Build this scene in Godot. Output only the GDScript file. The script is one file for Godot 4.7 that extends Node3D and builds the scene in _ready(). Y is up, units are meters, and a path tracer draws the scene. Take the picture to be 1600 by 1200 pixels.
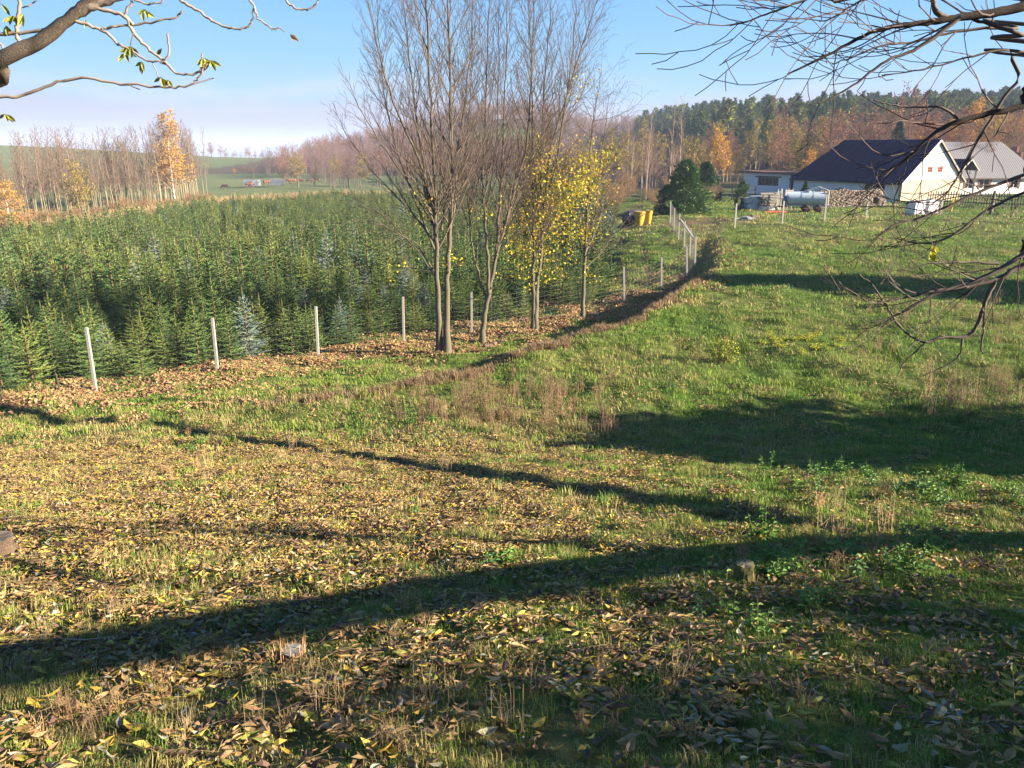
extends Node3D
# An autumn slope above a spruce plantation and a farm, under a low sun from the side.

func _ready() -> void:
	# camera
	var cam := Camera3D.new()
	cam.fov = rad_to_deg(2.0 * atan(600.0 / FOCAL))
	cam.position = EYE
	cam.rotation_degrees = Vector3(-PITCH, 0, 0)
	cam.near = 0.1
	cam.far = 9000.0
	add_child(cam)
	cam.current = true
	# sky, exposure and air
	var env := Environment.new()
	env.background_mode = Environment.BG_SKY
	var sky := Sky.new()
	var pan := PanoramaSkyMaterial.new()
	pan.panorama = sky_image()
	pan.energy_multiplier = 0.22
	sky.sky_material = pan
	env.sky = sky
	env.tonemap_mode = Environment.TONE_MAPPER_LINEAR
	env.tonemap_exposure = 5.0
	env.sdfgi_enabled = true
	env.ssao_enabled = true
	env.ssil_enabled = true
	env.fog_enabled = true
	env.fog_density = 0.0003
	env.fog_light_color = Color(0.80, 0.87, 1.0)
	var we := WorldEnvironment.new()
	we.environment = env
	add_child(we)
	# the sun: low, from the right and a little behind the viewer
	var sun := DirectionalLight3D.new()
	sun.light_energy = 1.55
	sun.light_color = Color(1.0, 0.94, 0.85)
	sun.light_angular_distance = 0.5
	sun.shadow_enabled = true
	sun.look_at_from_position(Vector3.ZERO, SUNWARD * -1.0)
	add_child(sun)
	# the place
	bumps.seed = 4
	bumps.frequency = 0.22
	bumps.fractal_octaves = 3
	patches.seed = 9
	patches.frequency = 0.1
	patches.fractal_octaves = 3
	make_grid()
	build_ground()
	build_grass()
	build_litter()
	build_dry_strip()
	build_bank_shade_grass()
	build_farm()
	build_fences()
	build_woods()
	build_row()
	build_ashes()
	build_evergreens()
	build_plantation()
	build_pasture()
	build_small()

const SUNWARD := Vector3(0.912, 0.342, 0.225)

func sky_image() -> ImageTexture:
	var im := Image.create(1024, 512, false, Image.FORMAT_RGBF)
	var f := FastNoiseLite.new()
	f.seed = 5
	f.frequency = 1.6
	f.fractal_octaves = 5
	var stops := [[-90.0, Color(0.30, 0.33, 0.40)], [-0.5, Color(0.50, 0.57, 0.72)], [0.8, Color(0.53, 0.62, 0.79)], [2.0, Color(0.49, 0.65, 0.86)], [3.5, Color(0.43, 0.68, 0.95)], [6.0, Color(0.33, 0.63, 0.97)], [10.0, Color(0.24, 0.54, 0.96)], [22.0, Color(0.15, 0.38, 0.80)], [50.0, Color(0.10, 0.26, 0.62)], [90.0, Color(0.07, 0.20, 0.50)]]
	for y in 512:
		var up := 90.0 - (y + 0.5) / 512.0 * 180.0
		var c := Color.BLACK
		for k in stops.size() - 1:
			if up >= stops[k][0] and up <= stops[k + 1][0]:
				c = (stops[k][1] as Color).lerp(stops[k + 1][1], (up - stops[k][0]) / (stops[k + 1][0] - stops[k][0]))
		for x in 1024:
			var q := c
			if up > -1.0 and up < 6.0:
				var a := TAU * x / 1024.0
				var w := f.get_noise_3d(cos(a) * 2.2, up * 0.28, sin(a) * 2.2)
				var top := 2.7 + 1.5 * f.get_noise_3d(cos(a) * 1.1, 7.0, sin(a) * 1.1)
				var bank_of_mist := 1.0 - smoothstep(top - 0.6, top + 0.5, up + w * 0.8)
				q = q.lerp(Color(0.56, 0.59, 0.74), bank_of_mist * 0.9)
				q = q.lerp(Color(0.70, 0.73, 0.84), clampf(w * 1.6 - 0.15, 0.0, 0.5) * (1.0 - smoothstep(1.0, 2.6, absf(up - 2.6))))
			im.set_pixel(x, y, q)
	return ImageTexture.create_from_image(im)

# ---------------------------------------------------------------- mesh builder
class MB:
	var v := PackedVector3Array()
	var n := PackedVector3Array()
	var c := PackedColorArray()
	var ix := PackedInt32Array()
	func tri(a: Vector3, b: Vector3, d: Vector3, col: Color) -> void:
		var nn := (d - a).cross(b - a).normalized()
		var k := v.size()
		v.append(a); v.append(b); v.append(d)
		n.append(nn); n.append(nn); n.append(nn)
		c.append(col); c.append(col); c.append(col)
		ix.append(k); ix.append(k + 1); ix.append(k + 2)
	func quad(a: Vector3, b: Vector3, d: Vector3, e: Vector3, col: Color) -> void:
		var nn := (d - a).cross(b - a)
		if nn.length_squared() < 1e-14:
			nn = (e - a).cross(d - a)
		nn = nn.normalized()
		var k := v.size()
		v.append(a); v.append(b); v.append(d); v.append(e)
		for i in 4:
			n.append(nn); c.append(col)
		ix.append(k); ix.append(k + 1); ix.append(k + 2); ix.append(k); ix.append(k + 2); ix.append(k + 3)
	func tube(pts: PackedVector3Array, rs: PackedFloat32Array, sides: int, c0: Color, c1: Color, cap := false) -> void:
		var m := pts.size()
		var k0 := v.size()
		var t0 := (pts[m - 1] - pts[0]).normalized()
		var ref := Vector3.UP if absf(t0.y) < 0.85 else Vector3.RIGHT
		for i in m:
			var t := (pts[mini(i + 1, m - 1)] - pts[maxi(i - 1, 0)]).normalized()
			var u := t.cross(ref).normalized()
			var w := t.cross(u)
			var col := c0.lerp(c1, float(i) / float(m - 1))
			for j in sides:
				var a := TAU * j / sides
				var o := u * cos(a) + w * sin(a)
				v.append(pts[i] + o * rs[i]); n.append(o); c.append(col)
		for i in m - 1:
			for j in sides:
				var a := k0 + i * sides + j
				var b := k0 + i * sides + (j + 1) % sides
				ix.append(a); ix.append(a + sides); ix.append(b)
				ix.append(b); ix.append(a + sides); ix.append(b + sides)
		if cap:
			for e in 2:
				var q := (m - 1) if e else 0
				var tt := (pts[q] - pts[q - 1]).normalized() if e else (pts[0] - pts[1]).normalized()
				var kk := v.size()
				for j in sides:
					v.append(v[k0 + q * sides + j]); n.append(tt); c.append(c1 if e else c0)
				for j in range(1, sides - 1):
					if e:
						ix.append(kk); ix.append(kk + j + 1); ix.append(kk + j)
					else:
						ix.append(kk); ix.append(kk + j); ix.append(kk + j + 1)
	func rod(a: Vector3, b: Vector3, r: float, sides: int, col: Color, cap := true) -> void:
		tube(PackedVector3Array([a, b]), PackedFloat32Array([r, r]), sides, col, col, cap)
	func box(t: Transform3D, s: Vector3, col: Color) -> void:
		var h := s * 0.5
		var p := []
		for i in 8:
			p.append(t * Vector3(h.x if i & 1 else -h.x, h.y if i & 2 else -h.y, h.z if i & 4 else -h.z))
		for f in [[0, 4, 6, 2], [1, 3, 7, 5], [0, 1, 5, 4], [2, 6, 7, 3], [0, 2, 3, 1], [4, 5, 7, 6]]:
			var a: Vector3 = p[f[0]]
			var b: Vector3 = p[f[1]]
			var d: Vector3 = p[f[2]]
			var e: Vector3 = p[f[3]]
			var mid := (a + d) * 0.5 - t.origin
			if (d - a).cross(b - a).dot(mid) >= 0.0:
				quad(a, b, d, e, col)
			else:
				quad(a, e, d, b, col)
	func beam(a: Vector3, b: Vector3, w: float, hgt: float, col: Color) -> void:
		var z := (b - a).normalized()
		var ref := Vector3.UP if absf(z.y) < 0.95 else Vector3.RIGHT
		var x := ref.cross(z).normalized()
		box(Transform3D(Basis(x, z.cross(x), z), (a + b) * 0.5), Vector3(w, hgt, a.distance_to(b)), col)
	func mesh(mat: Material) -> ArrayMesh:
		var arr := []
		arr.resize(Mesh.ARRAY_MAX)
		arr[Mesh.ARRAY_VERTEX] = v
		arr[Mesh.ARRAY_NORMAL] = n
		arr[Mesh.ARRAY_COLOR] = c
		arr[Mesh.ARRAY_INDEX] = ix
		var am := ArrayMesh.new()
		am.add_surface_from_arrays(Mesh.PRIMITIVE_TRIANGLES, arr)
		am.surface_set_material(0, mat)
		return am

# ---------------------------------------------------------------- nodes
var used := {}
func numbered(called: String) -> String:
	var k: int = used.get(called, 0)
	used[called] = k + 1
	return called if k == 0 else "%s_%03d" % [called, k]
func tag(o: Node3D, label: String, category: String, group := "", kind := "") -> Node3D:
	o.set_meta("label", label)
	if category:
		o.set_meta("category", category)
	if group:
		o.set_meta("group", group)
	if kind:
		o.set_meta("kind", kind)
	return o
func thing(called: String, label: String, category: String, at := Vector3.ZERO, turn := 0.0, group := "", kind := "") -> Node3D:
	var o := Node3D.new()
	o.name = numbered(called)
	add_child(o)
	o.position = at
	o.rotation.y = turn
	return tag(o, label, category, group, kind)
func obj(called: String, m: Mesh, parent: Node = null) -> MeshInstance3D:
	var o := MeshInstance3D.new()
	o.mesh = m
	if parent == null:
		o.name = numbered(called)
		add_child(o)
	else:
		o.name = called
		parent.add_child(o, true)
	return o
func part(called: String, mb: MB, mat: Material, parent: Node) -> MeshInstance3D:
	return obj(called, mb.mesh(mat), parent)
func copy_of(o: Node3D, at: Vector3, turn: float, size := Vector3.ONE, label := "", group := "") -> Node3D:
	var r: Node3D = o.duplicate()
	var base := String(o.name)
	var cut := base.length() - 4
	if cut > 0 and base[cut] == "_" and base.substr(cut + 1).is_valid_int():
		base = base.substr(0, cut)
	r.name = numbered(base)
	add_child(r)
	r.position = at
	r.rotation.y = turn
	r.scale = size
	if label:
		r.set_meta("label", label)
	if group:
		r.set_meta("group", group)
	return r
func scatter(called: String, m: Mesh, spots: Array, cols: PackedColorArray, parent: Node) -> MultiMeshInstance3D:
	var mm := MultiMesh.new()
	mm.transform_format = MultiMesh.TRANSFORM_3D
	mm.use_colors = true
	mm.mesh = m
	mm.instance_count = spots.size()
	var buf := PackedFloat32Array()
	buf.resize(spots.size() * 16)
	var k := 0
	for i in spots.size():
		var t: Transform3D = spots[i]
		var b := t.basis
		buf[k] = b.x.x; buf[k + 1] = b.y.x; buf[k + 2] = b.z.x; buf[k + 3] = t.origin.x
		buf[k + 4] = b.x.y; buf[k + 5] = b.y.y; buf[k + 6] = b.z.y; buf[k + 7] = t.origin.y
		buf[k + 8] = b.x.z; buf[k + 9] = b.y.z; buf[k + 10] = b.z.z; buf[k + 11] = t.origin.z
		var cc := cols[i]
		buf[k + 12] = cc.r; buf[k + 13] = cc.g; buf[k + 14] = cc.b; buf[k + 15] = 1.0
		k += 16
	mm.buffer = buf
	var o := MultiMeshInstance3D.new()
	o.multimesh = mm
	o.name = called
	parent.add_child(o, true)
	return o

# ---------------------------------------------------------------- materials
var mats := {}
func vmat(called: String, rough := 0.9, spec := 0.3, back := 0.0) -> StandardMaterial3D:
	if mats.has(called):
		return mats[called]
	var m := StandardMaterial3D.new()
	m.resource_name = called
	m.vertex_color_use_as_albedo = true
	m.roughness = rough
	m.metallic_specular = spec
	m.cull_mode = BaseMaterial3D.CULL_DISABLED
	if back > 0.0:
		m.backlight_enabled = true
		m.backlight = Color(back, back, back).linear_to_srgb()
	mats[called] = m
	return m
func noise_tex(freq: float, lo: float, hi: float, sd: int, normal := false, bump := 4.0, size := 512) -> NoiseTexture2D:
	var f := FastNoiseLite.new()
	f.seed = sd
	f.frequency = freq
	f.fractal_octaves = 5
	var t := NoiseTexture2D.new()
	t.width = size
	t.height = size
	t.seamless = true
	t.noise = f
	if normal:
		t.as_normal_map = true
		t.bump_strength = bump
	else:
		var g := Gradient.new()
		g.set_color(0, Color(lo, lo, lo))
		g.set_color(1, Color(hi, hi, hi))
		t.color_ramp = g
	return t
func textured(called: String, rough: float, spec: float, scale: float, freq: float, lo: float, hi: float, bump := 0.0) -> StandardMaterial3D:
	if mats.has(called):
		return mats[called]
	var m := vmat(called, rough, spec)
	m.albedo_texture = noise_tex(freq, lo, hi, called.hash() % 1000)
	m.uv1_triplanar = true
	m.uv1_world_triplanar = true
	m.uv1_scale = Vector3.ONE * scale
	if bump > 0.0:
		m.normal_enabled = true
		m.normal_texture = noise_tex(freq * 1.5, 0, 1, called.hash() % 1000 + 7, true, bump)
	return m
func C(r: float, g: float, b: float) -> Color:
	return Color(r, g, b)
func vary(rng: RandomNumberGenerator, c: Color, k: float) -> Color:
	var m := 1.0 + rng.randf_range(-k, k)
	return Color(c.r * m * (1.0 + rng.randf_range(-k, k) * 0.35), c.g * m, c.b * m * (1.0 + rng.randf_range(-k, k) * 0.35))
func dice(sd: int) -> RandomNumberGenerator:
	var r := RandomNumberGenerator.new()
	r.seed = sd
	return r

# ---------------------------------------------------------------- the view, for turning photo pixels (1600 x 1200) into directions
const FOCAL := 1208.0
const PITCH := 17.2
const EYE := Vector3(0, 8.3, 0)
func ray(x: float, y: float) -> Vector3:
	var a := deg_to_rad(PITCH)
	var q := Vector3((x - 800.0) / FOCAL, (600.0 - y) / FOCAL, -1.0)
	return Vector3(q.x, q.y * cos(a) + q.z * sin(a), -q.y * sin(a) + q.z * cos(a))
func at_depth(x: float, y: float, d: float) -> Vector3:
	var r := ray(x, y)
	return EYE + r * (d / -r.z)
func on_ground(x: float, y: float) -> Vector3:
	var r := ray(x, y)
	r /= -r.z
	var t := 1.5
	while t < 3000.0:
		var p := EYE + r * t
		if p.y < height(p.x, p.z):
			break
		t *= 1.003
	var q := EYE + r * t
	q.y = height(q.x, q.z)
	return q
func to_pixel(p: Vector3) -> Vector2:
	var a := deg_to_rad(PITCH)
	var q := p - EYE
	var w := Vector3(q.x, q.y * cos(a) - q.z * sin(a), q.y * sin(a) + q.z * cos(a))
	return Vector2(800.0 + FOCAL * w.x / -w.z, 600.0 - FOCAL * w.y / -w.z)

# ---------------------------------------------------------------- terrain
const CREST := [Vector2(-40, -8), Vector2(-30, -12), Vector2(-14, -16.5), Vector2(-7, -19), Vector2(-3.6, -20.7), Vector2(-0.8, -22.9), Vector2(2.2, -25.8), Vector2(4.9, -29), Vector2(7.25, -33.3), Vector2(9.9, -38.2), Vector2(12.6, -46), Vector2(15, -56), Vector2(19, -70), Vector2(24, -90), Vector2(30, -120), Vector2(60, -260)]
var bumps := FastNoiseLite.new()
var patches := FastNoiseLite.new()
var grid := PackedFloat32Array()
const GX0 := -50.0
const GZ0 := -112.0
const GS := 0.25
const GW := 480
const GH := 470
func line(x: float, pts: PackedFloat32Array) -> float:
	if x <= pts[0]:
		return pts[1]
	var k := 2
	while k < pts.size():
		if x < pts[k]:
			var t := (x - pts[k - 2]) / (pts[k] - pts[k - 2])
			t = t * t * (3.0 - 2.0 * t) * 0.5 + t * 0.5
			return lerpf(pts[k - 1], pts[k + 1], t)
		k += 2
	return pts[pts.size() - 1]
var low_line := PackedFloat32Array([0, 1.2, 20, 0.85, 27, 0.45, 34, 0.15, 46, 0.05, 60, -0.2, 100, -0.6, 150, -1.5, 230, -3.8, 300, -5, 450, -8, 900, -20, 4000, -40])
var high_line := PackedFloat32Array([0, 1.5, 18, 1.75, 30, 2.0, 60, 2.5, 87, 2.0, 120, 1.8, 200, 1.0, 450, -6, 900, -20, 4000, -40])
func bank(x: float, z: float) -> float:
	var best := 1e9
	var side := 1.0
	var p := Vector2(x, z)
	for k in CREST.size() - 1:
		var a: Vector2 = CREST[k]
		var e: Vector2 = CREST[k + 1] - a
		var t := clampf((p - a).dot(e) / e.length_squared(), 0.0, 1.0)
		var dd := (a + e * t).distance_squared_to(p)
		if dd < best:
			best = dd
			side = 1.0 if e.cross(p - a) < 0.0 else -1.0
	return sqrt(best) * side
func land(x: float, z: float) -> float:
	var d := -z
	var low := line(d, low_line) + 2.3 * smoothstep(-4.0, 12.0, x) * smoothstep(35.0, 60.0, d) * (1.0 - smoothstep(120.0, 220.0, d))
	var high := line(d, high_line) + 0.006 * (clampf(x, -60, 90) - 10.0)
	var m := 0.0
	if d < 260.0:
		var b := bank(x, z) + bumps.get_noise_2d(x * 0.5 + 90.0, z * 0.5) * 0.25
		var step := lerpf(0.68, 0.5, smoothstep(32.0, 42.0, d))
		m = step * smoothstep(-0.15, lerpf(0.85, 1.3, smoothstep(30.0, 42.0, d)), b) + (1.0 - step) * smoothstep(0.8, 8.5, b)
	else:
		m = 1.0 - smoothstep(40.0, 70.0, x)
	var h := lerpf(high, low, m)
	if d > 150.0:
		h += 19.0 * exp(-pow((x + 420.0) / 290.0, 2) - pow((d - 520.0) / 170.0, 2))
		h += 31.0 * exp(-pow((x - 2.0) / 88.0, 2) - pow((d - 520.0) / 120.0, 2))
		h += (10.0 * smoothstep(50.0, 95.0, x) + 0.045 * clampf(x - 95.0, 0.0, 400.0)) * smoothstep(190.0, 340.0, d)
	var s := 6.6 - 0.3 * d
	if d < 0.0:
		s = 6.6 + minf(-d * 0.1, 1.5)
	# smooth maximum of the near slope and the level ground
	var q := clampf(0.5 + 0.5 * (s - h) / 0.8, 0.0, 1.0)
	h = lerpf(h, s, q) + 0.8 * q * (1.0 - q)
	var r := Vector2(x, z).length()
	if r < 140.0:
		var near := smoothstep(0.0, 8.0, r)
		h += bumps.get_noise_2d(x * 1.0, z * 1.0) * lerpf(0.07, 0.24, smoothstep(15.0, 24.0, r)) * near
		h += bumps.get_noise_2d(x * 4.5 + 50.0, z * 4.5) * 0.09
	if r > 60.0:
		h += bumps.get_noise_2d(x * 0.06, z * 0.06) * 1.0 * smoothstep(60.0, 250.0, r)
	return h
func make_grid() -> void:
	grid.resize(GW * GH)
	for j in GH:
		for i in GW:
			grid[j * GW + i] = land(GX0 + i * GS, GZ0 + j * GS)
func height(x: float, z: float) -> float:
	var u := (x - GX0) / GS
	var w := (z - GZ0) / GS
	if u < 0.0 or w < 0.0 or u >= GW - 1 or w >= GH - 1:
		return land(x, z)
	var i := int(u)
	var j := int(w)
	u -= i
	w -= j
	var k := j * GW + i
	return lerpf(lerpf(grid[k], grid[k + 1], u), lerpf(grid[k + GW], grid[k + GW + 1], u), w)
func slope_normal(x: float, z: float) -> Vector3:
	var e := 0.15
	return Vector3(height(x - e, z) - height(x + e, z), 2.0 * e, height(x, z - e) - height(x, z + e)).normalized()
func place(x: float, z: float) -> Vector3:
	return Vector3(x, height(x, z), z)

# how much fallen leaf, straw and bare soil lies at a spot: what grows and lies there, not light
func ash_litter(x: float, z: float) -> float:   # leaves of the ash trees on the near slope
	var d := -z
	var edge := 0.4 + 0.06 * d
	var a := 1.0 - smoothstep(-2.5, 3.5, x - edge + patches.get_noise_2d(x * 3.0, z * 3.0) * 3.0)
	a *= lerpf(0.62, 1.0, smoothstep(4.5, 8.0, d))
	a = maxf(a, 0.42 * (1.0 - smoothstep(4.0, 7.5, d)))
	a *= lerpf(1.0, 0.75, smoothstep(-2.0, 2.0, x)) + 0.9 * patches.get_noise_2d(x * 7.0 + 5.0, z * 7.0)
	a = maxf(a, 0.25 * (1.0 - smoothstep(7.0, 11.0, d)))
	return a * (1.0 - smoothstep(12.0, 19.0, d + patches.get_noise_2d(x * 2.0 + 40.0, z * 2.0) * 3.0))
func maple_litter(x: float, z: float) -> float:   # brown leaves under the row of maples and along the fence
	var f := fence_z(x) - z   # metres beyond the fence line (positive: plantation side)
	var along := smoothstep(-30.0, -14.0, x) * (1.0 - smoothstep(4.0, 12.0, x))
	var m := (1.0 - smoothstep(0.5, 3.4, absf(f + 0.6 - patches.get_noise_2d(x * 2.5, z * 2.5) * 2.0))) * along
	var t := 1.0 - smoothstep(2.0, 6.0, Vector2(x + 3.5, (z + 31.0) * 1.6).length())
	var n := patches.get_noise_2d(x * 5.0 + 11.0, z * 9.0) * 1.6 + 0.2
	return clampf(maxf(m, t) * 1.1 - maxf(0.0, 0.42 - n), 0.0, 1.0)
func fence_z(x: float) -> float:
	return line(x, PackedFloat32Array([-40, -7.0, -20.0, -18.5, -13.7, -24.3, -10.45, -26.4, -7.6, -29.4, -4.6, -32.1, -1.8, -33.9, 1.2, -36.3, 5.6, -38.0, 7.8, -40.0, 9.6, -42.2, 10.5, -44.5, 11.2, -49.0]))
func straw(x: float, z: float) -> float:
	var d := -z
	var n := patches.get_noise_2d(x * 1.6 + 200.0, z * 1.6) * 1.2 + patches.get_noise_2d(x * 6.0, z * 6.0 + 70.0) * 0.5
	var s := 0.33 + n * 0.5
	s += 0.45 * (1.0 - smoothstep(-1.0, 5.0, x)) * (1.0 - smoothstep(14.0, 22.0, d))
	s += 0.35 * (1.0 - smoothstep(0.0, 4.5, Vector2((x - 0.5), (z + 17.5) * 0.9).length()))
	var b := bank(x, z)
	s += 0.6 * smoothstep(-0.5, 0.2, b) * (1.0 - smoothstep(1.2, 2.4, b)) * smoothstep(-6.0, -1.0, x) * (1.0 - smoothstep(50.0, 70.0, d))
	s += 0.2 * smoothstep(45.0, 62.0, d) * (1.0 - smoothstep(62.0, 76.0, d))
	return clampf(s, 0.0, 1.0)
func bare(x: float, z: float) -> float:   # turned soil and old leaves by the fence corner and the farm track
	var a := 1.0 - smoothstep(0.55, 1.1, Vector2((x - 15.0) / 4.6, (z + 63.5) / 5.5).length() + patches.get_noise_2d(x * 6.0, z * 6.0) * 0.5)
	var w := (x - 0.158 * -z) + sin(z * 0.2) * 0.4
	var t := (1.0 - smoothstep(0.1, 0.45, absf(absf(w) - 0.75))) * smoothstep(38.0, 46.0, -z) * (1.0 - smoothstep(80.0, 95.0, -z))
	var y := 1.0 - smoothstep(0.6, 1.0, Vector2((x - 27.5) / 6.5, (z + 77.0) / 4.0).length() + patches.get_noise_2d(x * 5.0, z * 5.0) * 0.4)
	return clampf(maxf(maxf(a, t * 0.8), y * 0.7), 0.0, 1.0)
func ground_color(x: float, z: float) -> Color:
	var d := -z
	var r := Vector2(x, z).length()
	var g := C(0.075, 0.135, 0.02)
	var y := C(0.20, 0.165, 0.065)
	var c := g.lerp(y, straw(x, z) * 0.8)
	if r < 90.0:
		c = c.lerp(C(0.13, 0.075, 0.03), ash_litter(x, z) * 0.6)
		c = c.lerp(C(0.20, 0.12, 0.065), maple_litter(x, z) * 0.6)
		c = c.lerp(C(0.17, 0.115, 0.065), bare(x, z) * 0.85)
	var n := patches.get_noise_2d(x * 9.0, z * 9.0)
	c = c * (1.0 + 0.35 * n)
	if r > 90.0:
		var far := C(0.16, 0.20, 0.07).lerp(C(0.25, 0.25, 0.11), clampf(0.5 + patches.get_noise_2d(x * 0.1, z * 0.1), 0, 1) * 0.6)
		var edge := line(x / minf(z, -1.0) * -1.0, PackedFloat32Array([-0.72, 66, -0.5, 88, -0.38, 118, -0.2, 146, 0.0, 155, 0.12, 145])) if d > 1.0 else 0.0
		if x < 8.0 and d > edge - 3.0 and d < edge + 22.0 + 10.0 * patches.get_noise_2d(x * 0.6, z * 0.6):
			far = C(0.27, 0.20, 0.105)
			c = far
		if x > 5.0 or (absf(x - 20.0) < 160.0 and d > 330.0 and d < 700.0):
			far = C(0.11, 0.085, 0.045)
		var p := Vector2((x + 4.0) / 22.0, (d - 430.0) / 30.0)
		if p.length() < 1.0:
			far = C(0.13, 0.19, 0.04)
		c = c.lerp(far, smoothstep(90.0, 150.0, r))
	return Color(maxf(c.r, 0.01), maxf(c.g, 0.01), maxf(c.b, 0.005))
func build_ground() -> void:
	var ang := PackedFloat32Array()
	var a := -50.0
	while a < 50.0:
		ang.append(a)
		a += 0.28
	while a < 310.0:
		ang.append(a)
		a += 3.0
	var rr := PackedFloat32Array([0.02, 0.3])
	var r := 0.8
	while r < 4500.0:
		rr.append(r)
		r *= 1.019 if r < 200.0 else 1.045
	var na := ang.size()
	var nr := rr.size()
	var mb := MB.new()
	mb.v.resize(na * nr); mb.n.resize(na * nr); mb.c.resize(na * nr)
	for i in nr:
		for j in na:
			var t := deg_to_rad(ang[j])
			var x := rr[i] * sin(t)
			var z := -rr[i] * cos(t)
			mb.v[i * na + j] = Vector3(x, height(x, z), z)
			mb.c[i * na + j] = ground_color(x, z)
	for i in nr:
		for j in na:
			var du := mb.v[mini(i + 1, nr - 1) * na + j] - mb.v[maxi(i - 1, 0) * na + j]
			var dv := mb.v[i * na + (j + 1) % na] - mb.v[i * na + (j - 1 + na) % na]
			var nn := dv.cross(du).normalized()
			mb.n[i * na + j] = nn if nn.y > 0.0 else -nn
	for i in nr - 1:
		for j in na:
			var p := i * na + j
			var q := i * na + (j + 1) % na
			mb.ix.append(p); mb.ix.append(p + na); mb.ix.append(q)
			mb.ix.append(q); mb.ix.append(p + na); mb.ix.append(q + na)
	var m := textured("meadow_soil", 0.95, 0.2, 0.45, 0.02, 0.62, 1.0, 5.0)
	var o := obj("ground", mb.mesh(m))
	tag(o, "grassy slope and meadow falling away to fields and hills", "ground", "", "structure")

# ---------------------------------------------------------------- grass and fallen leaves
func tuft(rng: RandomNumberGenerator, blades: int, rad: float, tall: float, wide: float, lean: float) -> Mesh:
	var mb := MB.new()
	for k in blades:
		var a := rng.randf() * TAU
		var p := Vector3(cos(a), 0, sin(a)) * rad * sqrt(rng.randf())
		var b := rng.randf() * TAU
		var dir := Vector3(cos(b), 0, sin(b))
		var side := Vector3(-dir.z, 0, dir.x) * wide * rng.randf_range(0.6, 1.2)
		var hh := tall * rng.randf_range(0.45, 1.1)
		var l := lean * rng.randf_range(0.3, 1.3)
		var mid := p + Vector3(0, hh * 0.6, 0) + dir * hh * l * 0.35
		var tip := p + Vector3(0, hh * (1.0 - 0.25 * l), 0) + dir * hh * l
		var c := C(1, 1, 1) * rng.randf_range(0.7, 1.25)
		if rng.randf() < 0.18:
			c = Color(c.r * 1.7, c.g * 1.25, c.b * 1.3)
		p.y = -0.02
		mb.quad(p - side * 0.5, p + side * 0.5, mid + side * 0.4, mid - side * 0.4, c)
		mb.tri(mid - side * 0.4, tip, mid + side * 0.4, c)
	return mb.mesh(vmat("grass_blade", 0.7, 0.35, 0.35))
func leaf(mb: MB, t: Transform3D, l: float, w: float, curl: float, col: Color) -> void:
	var fold := 0.25 * w
	var a := t * Vector3(0, curl * l * 0.4, -l * 0.5)
	var tip := t * Vector3(0, curl * l * 0.6, l * 0.5)
	var m0 := t * Vector3(0, -fold, -l * 0.12)
	var lf := t * Vector3(-w * 0.5, fold * 0.6, -l * 0.08)
	var rt := t * Vector3(w * 0.5, fold * 0.6, -l * 0.08)
	var l2 := t * Vector3(-w * 0.38, fold * 0.5 + curl * l * 0.12, l * 0.22)
	var r2 := t * Vector3(w * 0.38, fold * 0.5 + curl * l * 0.12, l * 0.22)
	var m1 := t * Vector3(0, -fold * 0.6 + curl * l * 0.12, l * 0.22)
	mb.tri(a, lf, m0, col); mb.tri(a, m0, rt, col)
	mb.quad(m0, lf, l2, m1, col); mb.quad(m0, m1, r2, rt, col)
	mb.tri(m1, l2, tip, col); mb.tri(m1, tip, r2, col)
const ASH := [[0.11, Color(0.38, 0.27, 0.045)], [0.15, Color(0.24, 0.24, 0.045)], [0.34, Color(0.33, 0.215, 0.095)], [0.24, Color(0.22, 0.125, 0.058)], [0.08, Color(0.11, 0.07, 0.045)], [0.08, Color(0.25, 0.24, 0.17)]]
const MAPLE := [[0.45, Color(0.27, 0.145, 0.07)], [0.25, Color(0.34, 0.20, 0.10)], [0.2, Color(0.15, 0.08, 0.045)], [0.1, Color(0.36, 0.27, 0.10)]]
func pick(rng: RandomNumberGenerator, pal: Array) -> Color:
	var q := rng.randf()
	for e in pal:
		q -= e[0]
		if q <= 0.0:
			return vary(rng, e[1], 0.25)
	return pal[0][1]
func leaf_turn(rng: RandomNumberGenerator, tilt: float) -> Basis:
	return Basis(Vector3.UP, rng.randf() * TAU) * Basis(Vector3.RIGHT, rng.randf_range(-tilt, tilt)) * Basis(Vector3.BACK, rng.randf_range(-tilt, tilt) + (PI if rng.randf() < 0.4 else 0.0))
func leaf_patch(rng: RandomNumberGenerator, count: int, size: float, pal: Array, l0: float, l1: float, ratio: float) -> Mesh:
	var mb := MB.new()
	for k in count:
		var t := Transform3D(leaf_turn(rng, 0.42), Vector3(rng.randf_range(-size, size), rng.randf_range(0.004, 0.05), rng.randf_range(-size, size)))
		var l := rng.randf_range(l0, l1)
		leaf(mb, t, l, l * ratio * rng.randf_range(0.6, 1.5), rng.randf_range(-0.4, 0.7), pick(rng, pal))
	if pal == ASH and rng.randf() < 0.6:
		spray(mb, rng, Transform3D(Basis(Vector3.UP, rng.randf() * TAU), Vector3(rng.randf_range(-size, size) * 0.6, 0.045, rng.randf_range(-size, size) * 0.6)), pick(rng, pal))
	return mb.mesh(vmat("fallen_leaf", 0.65, 0.4, 0.25))
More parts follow.
